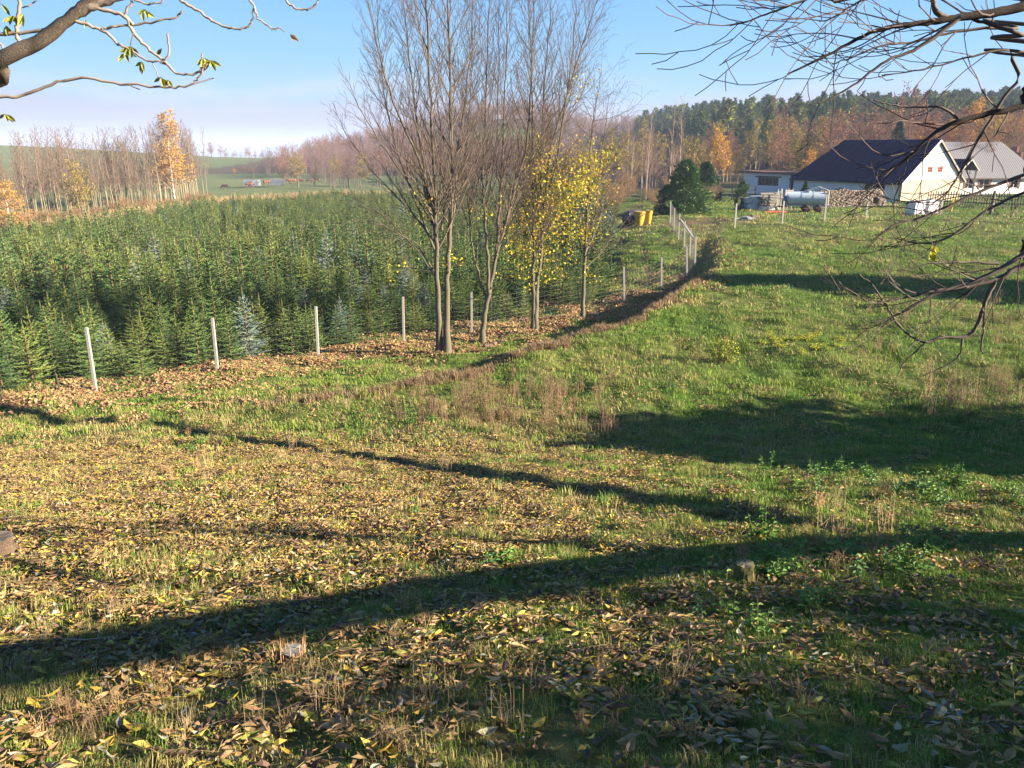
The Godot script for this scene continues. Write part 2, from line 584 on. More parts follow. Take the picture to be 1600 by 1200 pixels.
func spray(mb: MB, rng: RandomNumberGenerator, t: Transform3D, col: Color) -> void:   # a whole ash leaf: leaflets in pairs on a stalk
	var n := 3 + rng.randi() % 2
	mb.tube(PackedVector3Array([t * Vector3(0, 0, -0.05), t * Vector3(0.008, 0.012, 0.07), t * Vector3(0, 0.0, 0.05 + n * 0.045)]), PackedFloat32Array([0.002, 0.0015, 0.001]), 3, C(0.3, 0.24, 0.10), C(0.3, 0.24, 0.10))
	for k in n * 2 + 1:
		var s := 1.0 if k % 2 else -1.0
		var q := Vector3(0, 0.006, (k / 2) * 0.045)
		var bs := Basis(Vector3.UP, s * rng.randf_range(0.7, 1.1)) * Basis(Vector3.RIGHT, rng.randf_range(-0.2, 0.25)) * Basis(Vector3.BACK, rng.randf_range(-0.4, 0.4))
		if k == n * 2:
			bs = Basis()
		var l := rng.randf_range(0.055, 0.085)
		leaf(mb, t * Transform3D(bs, q + bs * Vector3(0, 0, l * 0.55)), l, l * 0.36, rng.randf_range(-0.2, 0.2), vary(rng, col, 0.12))
func lay(x: float, z: float, turn: float, size: float, tall: float) -> Transform3D:
	var up := slope_normal(x, z)
	var b := Basis(Vector3.UP, turn)
	var q := Quaternion(Vector3.UP, up)
	return Transform3D(Basis(q) * b * Basis.from_scale(Vector3(size, size * tall, size)), place(x, z))
func in_view(x: float, z: float, margin := 1.06) -> bool:
	return -z > 1.6 and absf(x) < -z * 0.86 * margin + 1.5
func build_grass() -> void:
	var rng := dice(11)
	var root := thing("grass", "short green and straw coloured grass covering slope and meadow", "grass", Vector3.ZERO, 0.0, "", "stuff")
	# [near, far, spots per square metre, blades, radius, height, blade width, lean]
	for band in [[2.0, 5.0, 330.0, 26, 0.06, 0.05, 0.0032, 1.2], [5.0, 8.0, 240.0, 22, 0.07, 0.055, 0.0045, 1.1], [8.0, 15.0, 100.0, 20, 0.10, 0.07, 0.0065, 1.0], [15.0, 30.0, 32.0, 18, 0.18, 0.10, 0.013, 0.9], [30.0, 55.0, 11.0, 20, 0.32, 0.11, 0.022, 1.0], [55.0, 100.0, 3.6, 24, 0.6, 0.12, 0.04, 1.1]]:
		var meshes := [tuft(rng, band[3], band[4], band[5], band[6], band[7]), tuft(rng, band[3], band[4], band[5] * 1.3, band[6], band[7] * 0.7), tuft(rng, band[3], band[4] * 1.2, band[5] * 0.8, band[6], band[7])]
		var spots := [[], [], []]
		var cols := [PackedColorArray(), PackedColorArray(), PackedColorArray()]
		var d0: float = band[0]
		var d1: float = band[1]
		var area: float = (d1 - d0) * (0.86 * (d0 + d1) + 3.0)
		for k in int(area * band[2]):
			var d := sqrt(rng.randf_range(d0 * d0, d1 * d1))
			var x := rng.randf_range(-1.0, 1.0) * (d * 0.86 + 1.5)
			var z := -d
			if d > 18.0 and z < fence_z(x) - 1.2 and x < 0.125 * d + 0.2:
				if rng.randf() < 0.75:
					continue
			if d > 72.0 and x < 14.0:
				continue
			var ash := ash_litter(x, z)
			var mp := maple_litter(x, z)
			var cover := maxf(ash * 0.5, mp * 0.25)
			if rng.randf() < cover:
				continue
			if d > 36.0 and d < 95.0 and rng.randf() < bare(x, z) * 0.85:
				continue
			var s := straw(x, z)
			var clump := patches.get_noise_2d(x * 14.0, z * 14.0)
			var big := patches.get_noise_2d(x * 3.0 + 31.0, z * 3.0)
			if rng.randf() < 0.25 - clump * 0.5:
				continue
			var green := C(0.115, 0.21, 0.028).lerp(C(0.18, 0.245, 0.035), clampf(0.5 + big, 0.0, 1.0))
			var c := green
			if rng.randf() < s * 0.7:
				c = C(0.38, 0.30, 0.125).lerp(C(0.23, 0.225, 0.06), rng.randf() * 0.7)
			c = vary(rng, c, 0.22)
			var kind := 1 if (rng.randf() < s * 0.5 or big > 0.25) else (0 if rng.randf() < 0.6 else 2)
			var size := rng.randf_range(0.75, 1.3)
			spots[kind].append(lay(x, z, rng.randf() * TAU, size, rng.randf_range(0.7, 1.25) * (1.0 + clampf(clump, -0.3, 0.6))))
			cols[kind].append(c)
		for q in 3:
			scatter("grass_tufts", meshes[q], spots[q], cols[q], root)
func build_bank_shade_grass() -> void:   # dead grass on the terrace edge, its dark brown standing in for the bank's shade
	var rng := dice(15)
	var root := thing("bank_grass", "brown dead grass standing in for shade along the edge of the meadow terrace", "grass", Vector3.ZERO, 0.0, "", "stuff")
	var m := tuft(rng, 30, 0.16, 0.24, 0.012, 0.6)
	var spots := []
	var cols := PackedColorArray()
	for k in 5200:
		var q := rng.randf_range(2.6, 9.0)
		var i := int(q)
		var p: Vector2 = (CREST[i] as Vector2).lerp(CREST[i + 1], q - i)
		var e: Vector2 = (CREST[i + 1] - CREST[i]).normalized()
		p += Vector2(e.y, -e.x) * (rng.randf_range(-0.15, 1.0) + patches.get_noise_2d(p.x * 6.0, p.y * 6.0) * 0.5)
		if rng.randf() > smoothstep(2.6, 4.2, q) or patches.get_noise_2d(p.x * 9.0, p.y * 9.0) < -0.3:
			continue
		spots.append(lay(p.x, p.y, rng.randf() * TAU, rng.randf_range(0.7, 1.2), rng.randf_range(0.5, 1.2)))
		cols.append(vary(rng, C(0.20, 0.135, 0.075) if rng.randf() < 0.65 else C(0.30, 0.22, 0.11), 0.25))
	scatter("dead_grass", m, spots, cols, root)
func build_dry_strip() -> void:   # tall tan grass between the plantation and the grove and pasture
	var rng := dice(14)
	var root := thing("dry_grass", "strip of tall tan dead grass beyond the spruce plantation", "grass", Vector3.ZERO, 0.0, "", "stuff")
	var m := tuft(rng, 46, 0.5, 1.0, 0.05, 0.45)
	var spots := []
	var cols := PackedColorArray()
	for k in 5200:
		var f := rng.randf_range(-0.75, 0.13)
		var edge := line(f, PackedFloat32Array([-0.72, 66, -0.5, 88, -0.38, 118, -0.2, 146, 0.0, 155, 0.12, 145]))
		var d := edge + 1.0 + pow(rng.randf(), 1.4) * 20.0
		var x := f * d
		if patches.get_noise_2d(x * 0.9, d * 0.9) < -0.25:
			continue
		spots.append(lay(x, -d, rng.randf() * TAU, rng.randf_range(0.8, 1.5), rng.randf_range(0.6, 1.2)))
		cols.append(vary(rng, C(0.34, 0.24, 0.12) if rng.randf() < 0.7 else C(0.24, 0.21, 0.10), 0.2))
	scatter("dead_grass", m, spots, cols, root)
func build_litter() -> void:
	var rng := dice(12)
	var root := thing("leaf_litter", "fallen yellow and brown ash leaves strewn over the near slope", "leaves", Vector3.ZERO, 0.0, "", "stuff")
	var pm := []
	for k in 8:
		pm.append(leaf_patch(rng, 34, 0.21, ASH, 0.03, 0.088, 0.37))
	var spots := []
	var cols := []
	for k in 8:
		spots.append([])
		cols.append(PackedColorArray())
	for k in 17000:
		var d := sqrt(rng.randf_range(4.0, 21.0 * 21.0))
		var x := rng.randf_range(-1.0, 1.0) * (d * 0.86 + 1.0)
		var a := ash_litter(x, -d)
		if rng.randf() > a * (0.8 + 1.2 * patches.get_noise_2d(x * 12.0, d * 12.0)) + 0.05:
			continue
		var q := rng.randi() % 8
		var t := lay(x, -d, rng.randf() * TAU, rng.randf_range(0.8, 1.15), 1.0)
		t.origin.y += rng.randf_range(-0.005, 0.02)
		spots[q].append(t)
		cols[q].append(Color.WHITE * rng.randf_range(0.85, 1.1))
	for q in 8:
		scatter("ash_leaves", pm[q], spots[q], cols[q], root)
	var r2 := thing("maple_litter", "band of fallen rust brown maple leaves along the wire fence", "leaves", Vector3.ZERO, 0.0, "", "stuff")
	pm.clear(); spots.clear(); cols.clear()
	for k in 5:
		pm.append(leaf_patch(rng, 26, 0.42, MAPLE, 0.07, 0.125, 0.8))
		spots.append([])
		cols.append(PackedColorArray())
	for k in 26000:
		var x := rng.randf_range(-27.0, 13.0)
		var z := fence_z(x) + rng.randf_range(-4.0, 8.0)
		var m := maple_litter(x, z)
		if rng.randf() > m * 0.30 + 0.025:
			continue
		var q := rng.randi() % 5
		spots[q].append(lay(x, z, rng.randf() * TAU, rng.randf_range(0.8, 1.2), 1.0))
		cols[q].append(Color.WHITE * rng.randf_range(0.85, 1.1))
	for q in 5:
		scatter("maple_leaves", pm[q], spots[q], cols[q], r2)

# ---------------------------------------------------------------- trees
func brush(mb: MB, a: Vector3, b: Vector3, w: float, col: Color, up: Vector3) -> void:   # a needled twig: two crossed tapering blades
	var t := (b - a).normalized()
	var s := t.cross(up)
	if s.length_squared() < 1e-4:
		s = t.cross(Vector3.RIGHT)
	s = s.normalized()
	var u := s.cross(t)
	var m := a.lerp(b, 0.35)
	mb.quad(a, m + s * w, b, m - s * w, col)
	mb.quad(a, m + u * w * 0.7, b, m - u * w * 0.7, col)
func spruce_crown(rng: RandomNumberGenerator, tall: float, wide: float, col: Color, step: float, twig: float, w: float) -> MB:
	var mb := MB.new()
	var y := tall * 0.05
	while y < tall * 0.88:
		var f := 1.0 - y / (tall * 0.97)
		var l := wide * 0.5 * pow(f, 0.85) + 0.05 * tall * 0.4
		var n := 5 + rng.randi() % 3
		var a0 := rng.randf() * TAU
		for k in n:
			var a := a0 + TAU * k / n + rng.randf_range(-0.25, 0.25)
			var out := Vector3(cos(a), 0, sin(a))
			var ll := l * rng.randf_range(0.75, 1.2)
			var rise := lerpf(0.75, 0.10, pow(f, 0.7)) + rng.randf_range(-0.12, 0.12)
			var p := Vector3(0, y + rng.randf_range(-0.3, 0.3) * step, 0)
			var tip := p + out * ll + Vector3.UP * rise * ll
			var mid := p.lerp(tip, 0.5) - Vector3.UP * ll * 0.06
			var cc := vary(rng, col, 0.25)
			brush(mb, p, mid, w * 1.1, cc, Vector3.UP)
			brush(mb, mid, tip, w, cc, Vector3.UP)
			var m := int(ll / twig) * 2 + 1
			for q in m:
				var g := (q + 0.6) / (m + 0.4)
				var at := p.lerp(mid, g * 2.0) if g < 0.5 else mid.lerp(tip, g * 2.0 - 1.0)
				var side := out.cross(Vector3.UP) * (1.0 if q % 2 else -1.0)
				var dir := (out * rng.randf_range(0.6, 1.0) + side * rng.randf_range(0.6, 1.0) + Vector3.UP * (rise * 0.6 + rng.randf_range(-0.25, 0.3))).normalized()
				var sl := minf(ll * 0.42, twig * 2.6) * (1.15 - g * 0.75) * rng.randf_range(0.7, 1.2)
				brush(mb, at, at + dir * sl, w * 0.9, vary(rng, cc, 0.2), Vector3.UP)
				if sl > twig * 1.6:
					var d2 := (dir + side * -0.8 + Vector3.UP * 0.2).normalized()
					brush(mb, at + dir * sl * 0.5, at + dir * sl * 0.5 + d2 * sl * 0.5, w * 0.8, vary(rng, cc, 0.2), Vector3.UP)
		y += step * rng.randf_range(0.85, 1.15)
	# short twigs of the top
	for k in int(tall * 0.14 / step * 6.0) + 4:
		var a := rng.randf() * TAU
		var p := Vector3(0, tall * rng.randf_range(0.84, 0.95), 0)
		brush(mb, p, p + Vector3(cos(a) * 0.6, 0.9, sin(a) * 0.6) * step * rng.randf_range(0.4, 0.8), w * 0.7, vary(rng, col, 0.2), Vector3.UP)
	return mb
func spruce_trunk(tall: float, r: float, bark: Color, leader: Color) -> MB:
	var mb := MB.new()
	mb.tube(PackedVector3Array([Vector3(0, -0.1, 0), Vector3(0, tall * 0.5, 0), Vector3(0, tall * 0.8, 0)]), PackedFloat32Array([r, r * 0.6, r * 0.35]), 5, bark, bark)
	mb.tube(PackedVector3Array([Vector3(0, tall * 0.8, 0), Vector3(0.01, tall * 0.92, 0), Vector3(0.0, tall * 1.05, 0.01)]), PackedFloat32Array([maxf(r * 0.4, 0.016), maxf(r * 0.3, 0.013), 0.005]), 4, leader, leader)
	return mb
func joined(a: MB, am: Material, b: MB, bm: Material) -> ArrayMesh:
	var m := a.mesh(am)
	var arr := []
	arr.resize(Mesh.ARRAY_MAX)
	arr[Mesh.ARRAY_VERTEX] = b.v
	arr[Mesh.ARRAY_NORMAL] = b.n
	arr[Mesh.ARRAY_COLOR] = b.c
	arr[Mesh.ARRAY_INDEX] = b.ix
	m.add_surface_from_arrays(Mesh.PRIMITIVE_TRIANGLES, arr)
	m.surface_set_material(1, bm)
	return m
func grow(mb: MB, rng: RandomNumberGenerator, p: Vector3, dir: Vector3, length: float, r: float, lev: int, P: Dictionary) -> void:
	var n := clampi(int(length / (P.seg as float)), 2, 7)
	var pts := PackedVector3Array([p])
	var rs := PackedFloat32Array([r])
	var d := dir
	var wob: float = P.wob
	var up: float = P.up[lev]
	for k in n:
		d = (d + Vector3(rng.randf_range(-wob, wob), rng.randf_range(-wob, wob) + up, rng.randf_range(-wob, wob))).normalized()
		p += d * (length / n)
		pts.append(p)
		rs.append(maxf(r * (1.0 - 0.72 * (k + 1.0) / n), P.rmin))
	var c0: Color = P.c0
	var c1: Color = P.c1
	var share := clampf(r / (P.thick as float), 0.0, 1.0)
	var col := c1.lerp(c0, share)
	mb.tube(pts, rs, 6 if r > 0.05 else (4 if r > 0.015 else 3), col, c1.lerp(col, 0.5))
	sprout(mb, rng, pts, rs, length, lev, P, 0.15)
	if P.has("tips") and lev >= (P.max as int) - 1:
		P.tips.append([p, d])
func sprout(mb: MB, rng: RandomNumberGenerator, pts: PackedVector3Array, rs: PackedFloat32Array, length: float, lev: int, P: Dictionary, from: float) -> void:
	if lev >= P.max:
		return
	var count := int(length * (P.dens[lev] as float) + rng.randf())
	var turn := rng.randf() * TAU
	for k in count:
		var t := from + (1.0 - from) * (k + rng.randf()) / count
		var g := t * (pts.size() - 1)
		var i := mini(int(g), pts.size() - 2)
		var q := pts[i].lerp(pts[i + 1], g - i)
		var rr := lerpf(rs[i], rs[i + 1], g - i)
		var ax := (pts[i + 1] - pts[i]).normalized()
		var side := ax.cross(Vector3.UP if absf(ax.y) < 0.9 else Vector3.RIGHT).normalized()
		turn += 2.4 + rng.randf_range(-0.4, 0.4)
		side = side.rotated(ax, turn)
		var an: float = P.ang * rng.randf_range(0.75, 1.3)
		var dir := (ax * cos(an) + side * sin(an)).normalized()
		var l := length * (P.ratio[lev] as float) * (1.15 - 0.75 * t) * rng.randf_range(0.6, 1.25)
		if P.has("most"):
			l = minf(l, P.most[lev])
		if l < 0.08:
			continue
		grow(mb, rng, q, dir, l, maxf(minf(rr * 0.55, rr * 0.16 + l * 0.0055), P.rmin), lev + 1, P)
func stem_px(px: Array, d: float, dd: Array = []) -> PackedVector3Array:
	var out := PackedVector3Array()
	for k in px.size():
		out.append(at_depth(px[k][0], px[k][1], d + (dd[k] if k < dd.size() else 0.0)))
	return out
func leaf_cards(mb: MB, rng: RandomNumberGenerator, at: Vector3, count: int, spread: float, size: float, pal: Array) -> void:
	for k in count:
		var p := at + Vector3(rng.randfn(), rng.randfn() * 0.8, rng.randfn()) * spread
		var t := Transform3D(Basis(Vector3(rng.randfn(), rng.randfn(), rng.randfn()).normalized(), rng.randf() * TAU), p)
		var s := size * rng.randf_range(0.6, 1.2)
		var col := pick(rng, pal)
		# five-pointed outline, slightly cupped
		var mid := t * Vector3(0, -0.12 * s, 0)
		var a := t * Vector3(0, 0, -0.5 * s)
		var b := t * Vector3(-0.55 * s, 0.05 * s, -0.05 * s)
		var c := t * Vector3(0, 0, 0.6 * s)
		var e := t * Vector3(0.55 * s, 0.05 * s, -0.05 * s)
		mb.tri(a, b, mid, col); mb.tri(b, c, mid, col); mb.tri(c, e, mid, col); mb.tri(e, a, mid, col)

# ---- the row of maples
const MAPLE_YELLOW := [[0.42, Color(0.52, 0.38, 0.02)], [0.28, Color(0.40, 0.37, 0.03)], [0.16, Color(0.22, 0.28, 0.035)], [0.14, Color(0.46, 0.26, 0.03)]]
func row_maple(label: String, base_px: Vector2, stems: Array, sd: int, P: Dictionary, leaves: Array) -> void:
	var rng := dice(sd)
	var foot := on_ground(base_px.x, base_px.y)
	var t := thing("maple_tree", label, "tree", foot, 0.0, "maples in a row by the fence")
	var d := -foot.z
	var trunk := MB.new()
	var twigs := MB.new()
	var bark := C(0.205, 0.18, 0.125)
	P.c0 = bark
	P.c1 = C(0.095, 0.068, 0.056)
	for s in stems:
		var pts := stem_px(s[0], d, s[3] if s.size() > 3 else [])
		for k in pts.size():
			pts[k] -= foot
		if s[0][0][1] == base_px.y:
			pts[0] = Vector3(0, -0.25, 0) + (s[4] if s.size() > 4 else Vector3.ZERO)
		# finer path with a little wander
		var fine := PackedVector3Array()
		var rs := PackedFloat32Array()
		var total := 0.0
		for k in pts.size() - 1:
			total += pts[k].distance_to(pts[k + 1])
		for k in pts.size() - 1:
			var m := 4
			for q in m:
				var p := pts[k].lerp(pts[k + 1], float(q) / m)
				if k + q > 0:
					p += Vector3(rng.randf_range(-1, 1), 0, rng.randf_range(-1, 1)) * 0.035
				fine.append(p)
		fine.append(pts[pts.size() - 1])
		for k in fine.size():
			var f := float(k) / (fine.size() - 1)
			var r: float = 0.74 * lerpf(s[1], s[2], pow(f, 0.62))
			if s[0][0][1] == base_px.y:
				r *= 1.0 + 0.7 * exp(-f * 38.0)
			rs.append(r)
		trunk.tube(fine, rs, 10, bark, C(0.17, 0.135, 0.10))
		sprout(twigs, rng, fine, rs, total, 0, P, P.from)
	part("trunk", trunk, textured("maple_bark", 0.9, 0.25, 2.2, 0.03, 0.55, 1.0, 6.0), t)
	part("branches", twigs, vmat("twig", 0.8, 0.3), t)
	if leaves.size():
		var lm := MB.new()
		for e in leaves:
			for k in e[4]:
				var q := Vector2(rng.randfn(), rng.randfn())
				var c := at_depth(e[0] + q.x * e[2] * 0.72, e[1] + q.y * e[3] * 0.72, d + rng.randfn() * 0.9) - foot
				leaf_cards(lm, rng, c, 12, 0.22, 0.09, MAPLE_YELLOW)
		part("yellow_leaves", lm, vmat("live_leaf", 0.6, 0.4, 0.6), t)
func build_row() -> void:
	var P := {"seg": 0.35, "wob": 0.13, "up": [0.05, 0.07, 0.06, 0.03], "dens": [3.5, 4.8, 5.0], "ratio": [0.26, 0.42, 0.42], "most": [3.5, 1.7, 0.7], "ang": 0.52, "max": 3, "rmin": 0.0038, "thick": 0.08, "from": 0.30}
	row_maple("forked maple with two fused mossy trunks, bare apart from a few leaves", Vector2(691, 551), [
		[[[691, 551], [697, 470], [701, 400], [705, 330], [707, 292], [704, 162], [701, 65], [699, -40], [697, -160]], 0.20, 0.02, [0, 0, 0, 0.1, 0.2, 0.4, 0.5, 0.5, 0.6], Vector3(0.16, 0, 0.05)],
		[[[691, 551], [685, 480], [683, 420], [681, 350], [680, 325], [675, 195], [668, 65], [664, -40], [660, -150]], 0.19, 0.02, [0, -0.2, -0.3, -0.4, -0.5, -0.9, -1.2, -1.4, -1.5], Vector3(-0.14, 0, -0.12)],
		[[[681, 370], [665, 292], [652, 195], [640, 100], [633, 30], [625, -80]], 0.10, 0.015, [-0.3, 0.5, 1.0, 1.4, 1.6, 1.8]],
		[[[690, 360], [700, 290], [719, 211], [730, 130], [737, 60], [742, -60]], 0.09, 0.015, [0, 0.5, 0.8, 1.2, 1.5, 1.6]],
		[[[684, 400], [660, 352], [630, 318], [577, 262], [545, 215], [520, 170]], 0.055, 0.008, [-0.2, 0.2, 0.5, 0.9, 1.2, 1.3]],
		[[[684, 440], [655, 395], [610, 345], [570, 318], [530, 300]], 0.045, 0.010, [-0.2, 0.8, 1.6, 2.2, 2.8]],
		[[[698, 460], [675, 425], [640, 418], [600, 395], [560, 380]], 0.05, 0.008, [0, 0.3, 0.6, 0.8, 1.0]],
		[[[682, 430], [650, 380], [600, 352], [555, 345], [520, 350]], 0.045, 0.007, [0, -0.3, -0.6, -0.9, -1.0]],
		[[[681, 360], [640, 290], [590, 215], [560, 165], [540, 120]], 0.06, 0.008, [-0.3, -0.8, -1.4, -1.8, -2.0]],
		[[[683, 400], [655, 330], [620, 240], [600, 150], [592, 60], [588, -30]], 0.07, 0.010, [-0.2, 0.3, 0.6, 0.8, 1.0, 1.1]],
		[[[680, 330], [655, 250], [615, 160], [590, 80], [575, 0], [565, -60]], 0.085, 0.012, [-0.4, -0.9, -1.4, -1.8, -2.0, -2.2]],
	], 21, P, [[655, 300, 16, 26, 9], [660, 340, 12, 14, 5], [705, 405, 8, 8, 3], [625, 420, 8, 12, 2]])
	row_maple("bare maple forking into slender stems above a single leaning trunk", Vector2(752, 536), [
		[[[752, 536], [757, 490], [765, 455], [775, 400], [790, 345], [805, 292], [821, 234], [831, 130], [828, 49], [826, -60]], 0.19, 0.02],
		[[[764, 458], [762, 400], [757, 340], [753, 276], [759, 162], [763, 65], [766, -60]], 0.12, 0.015, [0, -0.2, -0.5, -0.8, -1.0, -1.3, -1.5]],
		[[[761, 470], [750, 440], [738, 385], [731, 320], [728, 240], [735, 150], [738, 60], [739, -60]], 0.085, 0.012, [0, 0.2, 0.6, 1.0, 1.4, 1.6, 1.8, 2.0]],
		[[[775, 400], [780, 325], [783, 276], [789, 162], [792, 65], [794, -60]], 0.10, 0.013, [0, -0.4, -0.7, -1.2, -1.5, -1.7]],
		[[[757, 340], [770, 270], [778, 190], [780, 90], [779, 0], [780, -70]], 0.06, 0.010, [-0.5, 0.2, 0.7, 1.0, 1.2, 1.3]],
	], 22, P, [[775, 325, 22, 12, 8]])
	row_maple("maple still carrying clusters of bright yellow leaves on its lower branches", Vector2(835, 516), [
		[[[835, 516], [833, 470], [833, 420], [834, 374], [833, 292], [831, 162], [833, 60], [834, -60]], 0.17, 0.015, [0, 0, -0.1, -0.2, -0.3, -0.5, -0.6, -0.7], Vector3(-0.08, 0, 0)],
		[[[835, 516], [838, 460], [845, 400], [850, 325], [860, 227], [886, 146], [910, 70], [932, 5], [945, -40]], 0.15, 0.012, [0, 0, 0.2, 0.4, 0.5, 0.6, 0.7, 0.8, 0.9], Vector3(0.08, 0, 0)],
		[[[846, 390], [846, 300], [847, 227], [850, 130], [860, 32], [864, -60]], 0.09, 0.012, [0, -0.3, -0.6, -0.9, -1.1, -1.2]],
		[[[850, 325], [870, 250], [880, 180], [893, 100], [900, 20], [904, -60]], 0.07, 0.010, [0.2, -0.4, -0.9, -1.2, -1.4, -1.5]],
	], 23, P, [[815, 370, 22, 42, 75], [842, 260, 20, 34, 60], [870, 310, 42, 50, 120], [905, 290, 34, 36, 60], [885, 360, 38, 30, 46], [838, 410, 14, 26, 22], [925, 250, 26, 22, 22], [900, 140, 12, 20, 7], [840, 320, 30, 30, 30]])
	var P4 := P.duplicate()
	P4.ang = 0.95
	P4.dens = [4.0, 3.0, 3.2]
	P4.ratio = [0.36, 0.4, 0.45]
	P4.most = [4.6, 1.8, 0.8]
	P4.from = 0.24
	row_maple("smallest maple of the row with low spreading bare branches", Vector2(910, 498), [
		[[[910, 498], [912, 440], [914, 390], [918, 325], [921, 270], [925, 195], [932, 156], [940, 110]], 0.15, 0.012, [0, 0, 0, 0, 0, 0, 0, 0]],
		[[[913, 400], [930, 330], [938, 260], [945, 200], [952, 150]], 0.06, 0.010, [0, -0.6, -1.0, -1.3, -1.5]],
		[[[913, 420], [935, 400], [965, 360], [1000, 318], [1030, 285]], 0.045, 0.008, [0, 0.4, 0.9, 1.2, 1.4]],
		[[[914, 400], [890, 370], [872, 340], [860, 300]], 0.04, 0.008, [0, 0.3, 0.6, 0.8]],
	], 24, P4, [[930, 290, 24, 24, 16], [915, 245, 20, 16, 8], [900, 420, 20, 16, 6], [945, 440, 20, 10, 3]])

# ---------------------------------------------------------------- the plantation of young spruces
func where_among(p: Vector3) -> String:
	var posts := [[-13.5, "the dark stake"], [-10.6, "the second post"], [-7.2, "the third post"], [-4.4, "the forked maple"], [-1.8, "the leaning maple"], [2.0, "the yellow maple"], [6.0, "the smallest maple"]]
	var best := 0
	for k in posts.size():
		if absf(p.x - (posts[k][0] as float)) < absf(p.x - (posts[best][0] as float)):
			best = k
	var f := fence_z(p.x) - p.z
	var row := " in the first row" if f < 3.2 else (" in the second row" if f < 5.0 else (" a few rows in" if f < 8.5 else " deep in the rows"))
	return row + ", behind " + (posts[best][1] as String)
func build_plantation() -> void:
	var rng := dice(31)
	var nm := vmat("spruce_needle", 0.75, 0.3, 0.12)
	var bm := vmat("spruce_bark", 0.9, 0.2)
	var kinds := [[2.5, 1.9, C(0.095, 0.150, 0.042)], [2.1, 1.8, C(0.115, 0.170, 0.045)], [2.9, 1.85, C(0.072, 0.122, 0.042)], [2.4, 1.8, C(0.145, 0.185, 0.046)], [2.5, 2.0, C(0.15, 0.20, 0.165)]]
	var labels := ["bushy green young spruce", "low wide young spruce", "tall slim dark young spruce", "yellowish young spruce", "silvery blue young spruce"]
	var protos := []
	var merged := []
	for k in kinds.size():
		var cr := spruce_crown(rng, kinds[k][0], kinds[k][1], kinds[k][2], 0.17, 0.115, 0.024)
		var tr := spruce_trunk(kinds[k][0], 0.048, C(0.12, 0.08, 0.05), C(0.24, 0.21, 0.09))
		protos.append([cr.mesh(nm), tr.mesh(bm)])
		var lo := spruce_crown(rng, kinds[k][0], kinds[k][1], kinds[k][2], 0.26, 0.17, 0.04)
		var lt := spruce_trunk(kinds[k][0], 0.065, C(0.12, 0.08, 0.05), C(0.26, 0.24, 0.10))
		merged.append(joined(lo, nm, lt, bm))
	var spots := []
	# rows run roughly along the fence
	var ax := Vector2(0.72, -0.69).normalized()
	var ay := Vector2(-ax.y, ax.x) * -1.0
	for i in range(-85, 160):
		for j in range(0, 155):
			var q := Vector2(-12.0, -23.5) + ax * (i * 1.0) + ay * (j * 1.1 + 0.3)
			q += Vector2(rng.randf_range(-0.32, 0.32), rng.randf_range(-0.32, 0.32))
			var x := q.x
			var z := q.y
			if z > fence_z(x) - 1.5 or -z < 14.0:
				continue
			if not in_view(x, z, 1.04):
				continue
			# the far edge of the plantation and the track on its right
			var far := line(x / -z, PackedFloat32Array([-0.72, 66, -0.5, 88, -0.38, 118, -0.2, 146, 0.0, 155, 0.12, 145]))
			if -z > far or x > 0.125 * -z + 0.2:
				continue
			if rng.randf() < 0.16 or patches.get_noise_2d(x * 2.4 + 7.0, z * 2.4) < -0.36:
				continue
			spots.append(Vector3(x, height(x, z), z))
	spots.sort_custom(func(a: Vector3, b: Vector3) -> bool: return a.length_squared() < b.length_squared())
	var firsts := [null, null, null, null, null]
	var ms := [[], [], [], [], []]
	var mc := [PackedColorArray(), PackedColorArray(), PackedColorArray(), PackedColorArray(), PackedColorArray()]
	for k in spots.size():
		var p: Vector3 = spots[k]
		var q := rng.randi() % 4
		if rng.randf() < 0.045:
			q = 4
		var s := rng.randf_range(0.45, 1.0) * (1.0 + 0.12 * patches.get_noise_2d(p.x * 0.8, p.z * 0.8)) * lerpf(1.0, 0.85, smoothstep(60.0, 150.0, -p.z))
		var turn := rng.randf() * TAU
		if k < 300:
			var size := Vector3(s * rng.randf_range(0.9, 1.1), s * rng.randf_range(0.9, 1.15), s)
			var says: String = labels[q] + where_among(p)
			if firsts[q] == null:
				var t := thing("young_spruce", says, "spruce", p, turn, "young spruces in the plantation")
				obj("crown", protos[q][0], t)
				obj("trunk", protos[q][1], t)
				t.scale = size
				firsts[q] = t
			else:
				copy_of(firsts[q], p, turn, size, says)
		else:
			ms[q].append(Transform3D(Basis(Vector3.UP, turn) * Basis.from_scale(Vector3(s, s * rng.randf_range(0.9, 1.15), s)), p))
			mc[q].append(Color.WHITE * rng.randf_range(0.8, 1.2))
	var root := thing("spruce_plantation", "mass of young green spruces filling the fenced plantation beyond the first rows", "spruces", Vector3.ZERO, 0.0, "", "stuff")
	for q in 5:
		scatter("young_spruces", merged[q], ms[q], mc[q], root)

# ---------------------------------------------------------------- woods, grove and hill forest
const OCHRE := [[0.5, Color(0.50, 0.27, 0.05)], [0.3, Color(0.42, 0.20, 0.04)], [0.2, Color(0.50, 0.34, 0.08)]]
const OLIVE := [[0.5, Color(0.24, 0.20, 0.06)], [0.3, Color(0.32, 0.23, 0.06)], [0.2, Color(0.17, 0.16, 0.05)]]
const RUST := [[0.6, Color(0.26, 0.12, 0.07)], [0.4, Color(0.20, 0.095, 0.06)]]
const GOLD := [[0.5, Color(0.46, 0.27, 0.06)], [0.3, Color(0.40, 0.22, 0.05)], [0.2, Color(0.36, 0.25, 0.10)]]
const BROWN := [[0.6, Color(0.24, 0.15, 0.07)], [0.4, Color(0.30, 0.18, 0.08)]]
